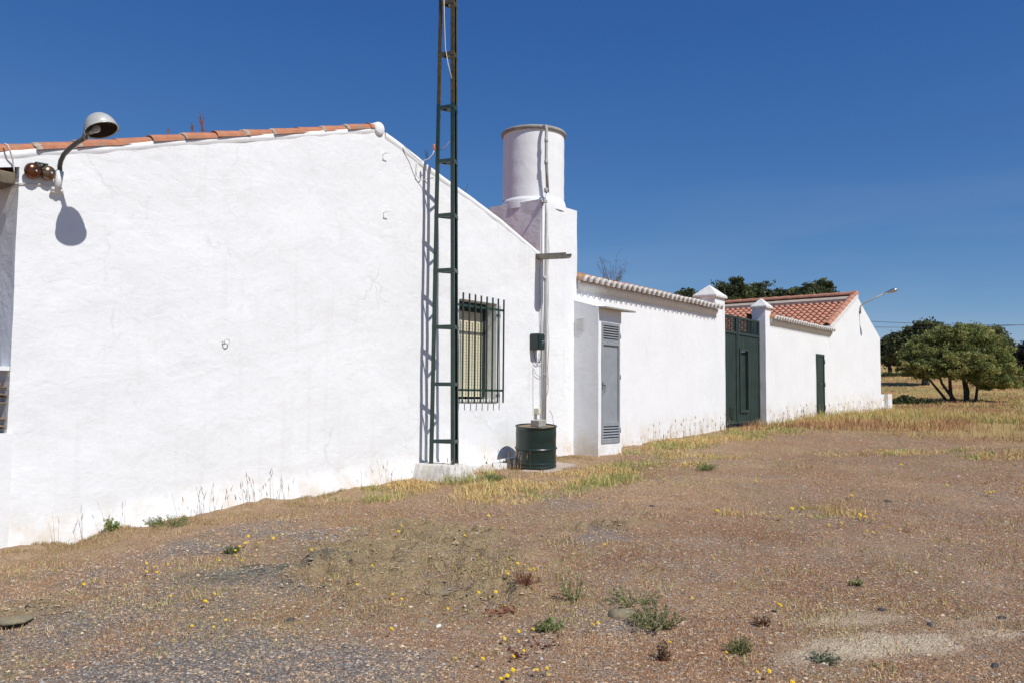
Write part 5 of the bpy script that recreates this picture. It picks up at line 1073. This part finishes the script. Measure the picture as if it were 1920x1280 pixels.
trk = [T2([(1812, 762, 0), (1811, 735, 0), (1808, 715, 0), (1806, 700, 0)], [.12, .09, .08, .06]), T2([(1812, 760, 0), (1818, 735, .1), (1815, 722, .1), (1824, 705, .1)], [.10, .07, .055, .045]),
       T2([(1824, 762, -.2), (1828, 735, -.2), (1830, 715, -.2), (1836, 695, -.2)], [.08, .06, .05, .05]), T2([(1790, 760, .1), (1785, 740, .1), (1784, 715, .1), (1786, 695, .1)], [.11, .085, .07, .06]),
       T2([(1792, 755, 0), (1778, 738, 0), (1767, 722, 0), (1764, 712, 0), (1756, 702, 0), (1752, 690, 0)], [.08, .07, .06, .055, .05, .04]), T2([(1780, 755, .2), (1760, 730, .2), (1745, 712, .2), (1725, 702, .2), (1708, 690, .2)], [.07, .055, .045, .04, .03])]
tree('wide olive green tree with several leaning grey trunks standing in the meadow', bs, lob, trk, 78000, .054, OL, 21, name='olive_tree', hang=.4, asp=2.4, dens=.52, jag=1.22)
def simple_tree(px, ytop, ybase, Z_, wpx, cols, label, seed, n=9000, lean=0, ls=.13, name='oak_tree', grp=None, trunkr=.22, low=.30, nl=15):
    q = D(px, ybase, Z_); b = V((q.x, q.y, ghi(q.x, q.y)-.1)); s_ = Z_/FPX; H = (CAMP+ray(px, ytop)*Z_).z-b.z; Wd = wpx*s_; r = random.Random(seed); lo = []; H *= 1.06
    for k in range(nl):
        a = r.uniform(0, 6.28); rr = r.uniform(.15, .62)*Wd; zc = H*(low+.22)+(H*(1-low-.32))*r.random()
        ru = Wd*r.uniform(.30, .46); lo.append((math.cos(a)*rr+lean*zc, math.sin(a)*rr, zc, ru, min(H*.26, ru*.8)))
    lo.append((lean*H*.6, 0, H*.62, Wd*.82, H*.30)); lo.append((lean*H*.7, 0, H*.78, Wd*.6, H*.20)); lo.append((lean*H*.6, 0, H*.6, Wd*.6, H*.2))
    tk = [([(0, 0, 0), (lean*H*.2+.08, .05, H*.15), (lean*H*.42-.05, 0, H*.34), (lean*H*.6, 0, H*.5)], [trunkr*1.1, trunkr*.8, trunkr*.7, trunkr*.5])]
    return tree(label, b, lo, tk, int(n*1.7), ls*.88, cols, seed, grp, name=name, dens=.95)
GB = 'dark oaks rising beyond the barn'
simple_tree(1300, 548, 740, 52, 42, DK, 'low dark oak peeping over the tiled wall before the wide pier', 31, 8000, grp=GB)
simple_tree(1362, 525, 740, 54, 50, DK+MD, 'tall dark oak crown above the roof between the two gate piers', 32, 12000, grp=GB)
simple_tree(1422, 529, 740, 56, 46, DK+MD, 'broad dark oak crown above the narrow gate pier', 33, 10000, grp=GB)
simple_tree(1470, 538, 740, 60, 32, DK, 'small gappy oak between the larger crowns over the barn ridge', 34, 6000, grp=GB)
simple_tree(1510, 526, 740, 54, 36, DK+MD, 'round oak crown over the middle of the barn ridge', 35, 9000, grp=GB)
simple_tree(1554, 522, 740, 56, 28, DK+MD, 'tallest oak crown over the barn ridge near its end', 36, 8000, grp=GB)
GR = 'dark oaks standing across the meadow'
simple_tree(1668, 632, 706, 74, 34, DK, 'dark round oak showing its trunk just past the barn corner', 41, 11000, grp=GR, low=.22, ls=.16)
simple_tree(1735, 608, 730, 56, 52, DK+MD, 'thick trunked oak directly behind the olive tree', 42, 16000, grp=GR, trunkr=.26, low=.24)
simple_tree(1702, 626, 715, 66, 42, DK+MD, 'dark bushy oak filling the gap beside the thick trunked oak', 43, 10000, grp=GR, low=.2)
simple_tree(1862, 618, 722, 68, 40, MD+DK, 'oak whose top pokes up behind the olive tree', 44, 10000, grp=GR)
simple_tree(1918, 643, 730, 52, 46, [(.05, .055, .038), (.06, .06, .045), (.04, .045, .03)], 'thin grey green oak with a leaning dark trunk beyond the olive tree', 45, 10000, lean=.25, grp=GR, trunkr=.20, low=.34)
simple_tree(1800, 640, 716, 72, 60, DK, 'far dark oak filling the background behind the olive tree', 47, 14000, grp=GR, low=.12)
simple_tree(1985, 640, 735, 60, 40, MD, 'green oak standing past the leaning oak', 46, 7000, grp=GR)
for px, py, w_, h_, lab in ((1695, 748, 18, 18, 'dark green bush beside the end post of the wall'), (1740, 752, 18, 9, 'low olive bush between the end post and the olive tree'), (1690, 708, 30, 9, 'far low hedge like bush under the dark round oak')):
    Zq = 38.0 if py > 720 else 72.0; q = D(px, py, Zq); b = V((q.x, q.y, ghi(q.x, q.y)-.05)); s_ = Zq/FPX
    lo = [((k-1.5)*w_*s_*.5, 0, h_*s_*.45, w_*s_*.45, h_*s_*.5) for k in range(4)]
    tree(lab, b, lo, [([(0, 0, 0), (0, 0, .1)], [.03, .02])], 4500, .08, DK+MD, int(px), name='bush')['category'] = 'bush'
# overhead wires
for pts, lab in (([(1560, 598), (1640, 603), (1720, 606.5), (1800, 609), (1880, 609.5), (1990, 609)], 'upper overhead power wire crossing the sky behind the barn'), ([(1560, 611), (1650, 613.5), (1760, 614.2), (1840, 612.5), (1990, 606)], 'lower overhead power wire crossing the sky behind the barn')):
    P_ = [D(a_, b_, 44) for a_, b_ in pts]; o = MB().tube(P_, .011, 6).build('power_wire', M['bcable']); tag(o, lab, 'wire')

# ------------------------------------------------------------------ light
sun = bpy.data.lights.new('sun', 'SUN'); so = bpy.data.objects.new('sun', sun); COL.objects.link(so)
Ld = V((.14, 1, -1.2)).normalized(); so.rotation_euler = (-Ld).to_track_quat('Z', 'Y').to_euler(); so.location = (0, -20, 30)
sun.energy = 4.4; sun.angle = math.radians(.5); sun.color = (1, .965, .90)
w = bpy.data.worlds.new('World'); SC.world = w; w.use_nodes = True; nt = w.node_tree; sk = nt.nodes.new('ShaderNodeTexSky'); sk.sky_type = 'NISHITA'; sk.sun_disc = False
sk.sun_elevation = math.asin(-Ld.z); sk.sun_rotation = math.atan2(-Ld.x, -Ld.y) % (2*math.pi); sk.air_density = 1.0; sk.dust_density = 0; sk.ozone_density = 6; sk.altitude = 3000
# a deep, clear southern sky: grade the sky's channels a little towards blue overhead
sp_ = nt.nodes.new('ShaderNodeSeparateColor'); cb_ = nt.nodes.new('ShaderNodeCombineColor'); nt.links.new(sk.outputs[0], sp_.inputs[0])
for i_, (k_, e_) in enumerate(((.60, 1.42), (.895, .98), (2.0, .55))):
    pw_ = nt.nodes.new('ShaderNodeMath'); pw_.operation = 'POWER'; nt.links.new(sp_.outputs[i_], pw_.inputs[0]); pw_.inputs[1].default_value = e_
    ml_ = nt.nodes.new('ShaderNodeMath'); ml_.operation = 'MULTIPLY'; nt.links.new(pw_.outputs[0], ml_.inputs[0]); ml_.inputs[1].default_value = k_; nt.links.new(ml_.outputs[0], cb_.inputs[i_])
    if i_ == 0: red_ = ml_
    if i_ == 1:
        g8_ = nt.nodes.new('ShaderNodeMath'); g8_.operation = 'MULTIPLY'; nt.links.new(ml_.outputs[0], g8_.inputs[0]); g8_.inputs[1].default_value = .72
        mn_ = nt.nodes.new('ShaderNodeMath'); mn_.operation = 'MINIMUM'; nt.links.new(red_.outputs[0], mn_.inputs[0]); nt.links.new(g8_.outputs[0], mn_.inputs[1]); nt.links.new(mn_.outputs[0], cb_.inputs[0])
# faint high cirrus low over the horizon
tc_ = nt.nodes.new('ShaderNodeTexCoord'); mp_ = nt.nodes.new('ShaderNodeMapping'); mp_.inputs['Scale'].default_value = (1.2, 1.2, 9); mp_.inputs['Rotation'].default_value = (.10, .12, 0); nt.links.new(tc_.outputs['Generated'], mp_.inputs[0])
nc_ = nt.nodes.new('ShaderNodeTexNoise'); nc_.inputs['Scale'].default_value = 1.6; nc_.inputs['Detail'].default_value = 7; nc_.inputs['Distortion'].default_value = .6; nt.links.new(mp_.outputs[0], nc_.inputs['Vector'])
rc_ = nt.nodes.new('ShaderNodeMapRange'); rc_.inputs[1].default_value = .47; rc_.inputs[2].default_value = .75; rc_.inputs[4].default_value = .12; nt.links.new(nc_.outputs[0], rc_.inputs[0])
sz_ = nt.nodes.new('ShaderNodeSeparateXYZ'); nt.links.new(tc_.outputs['Generated'], sz_.inputs[0]); rz_ = nt.nodes.new('ShaderNodeMapRange'); rz_.inputs[1].default_value = .34; rz_.inputs[2].default_value = .10; nt.links.new(sz_.outputs[2], rz_.inputs[0])
mm_ = nt.nodes.new('ShaderNodeMath'); mm_.operation = 'MULTIPLY'; nt.links.new(rc_.outputs[0], mm_.inputs[0]); nt.links.new(rz_.outputs[0], mm_.inputs[1])
mc_ = nt.nodes.new('ShaderNodeMix'); mc_.data_type = 'RGBA'; nt.links.new(mm_.outputs[0], mc_.inputs[0]); nt.links.new(cb_.outputs[0], mc_.inputs[6]); mc_.inputs[7].default_value = (5.0, 5.6, 6.4, 1)
nt.links.new(mc_.outputs[2], nt.nodes['Background'].inputs[0]); nt.nodes['Background'].inputs[1].default_value = .10
SC.view_settings.view_transform = 'Standard'; SC.view_settings.look = 'None'; SC.view_settings.exposure = 0; SC.view_settings.gamma = 1
for o in list(bpy.data.objects):
    if '_w' in o: del o['_w']
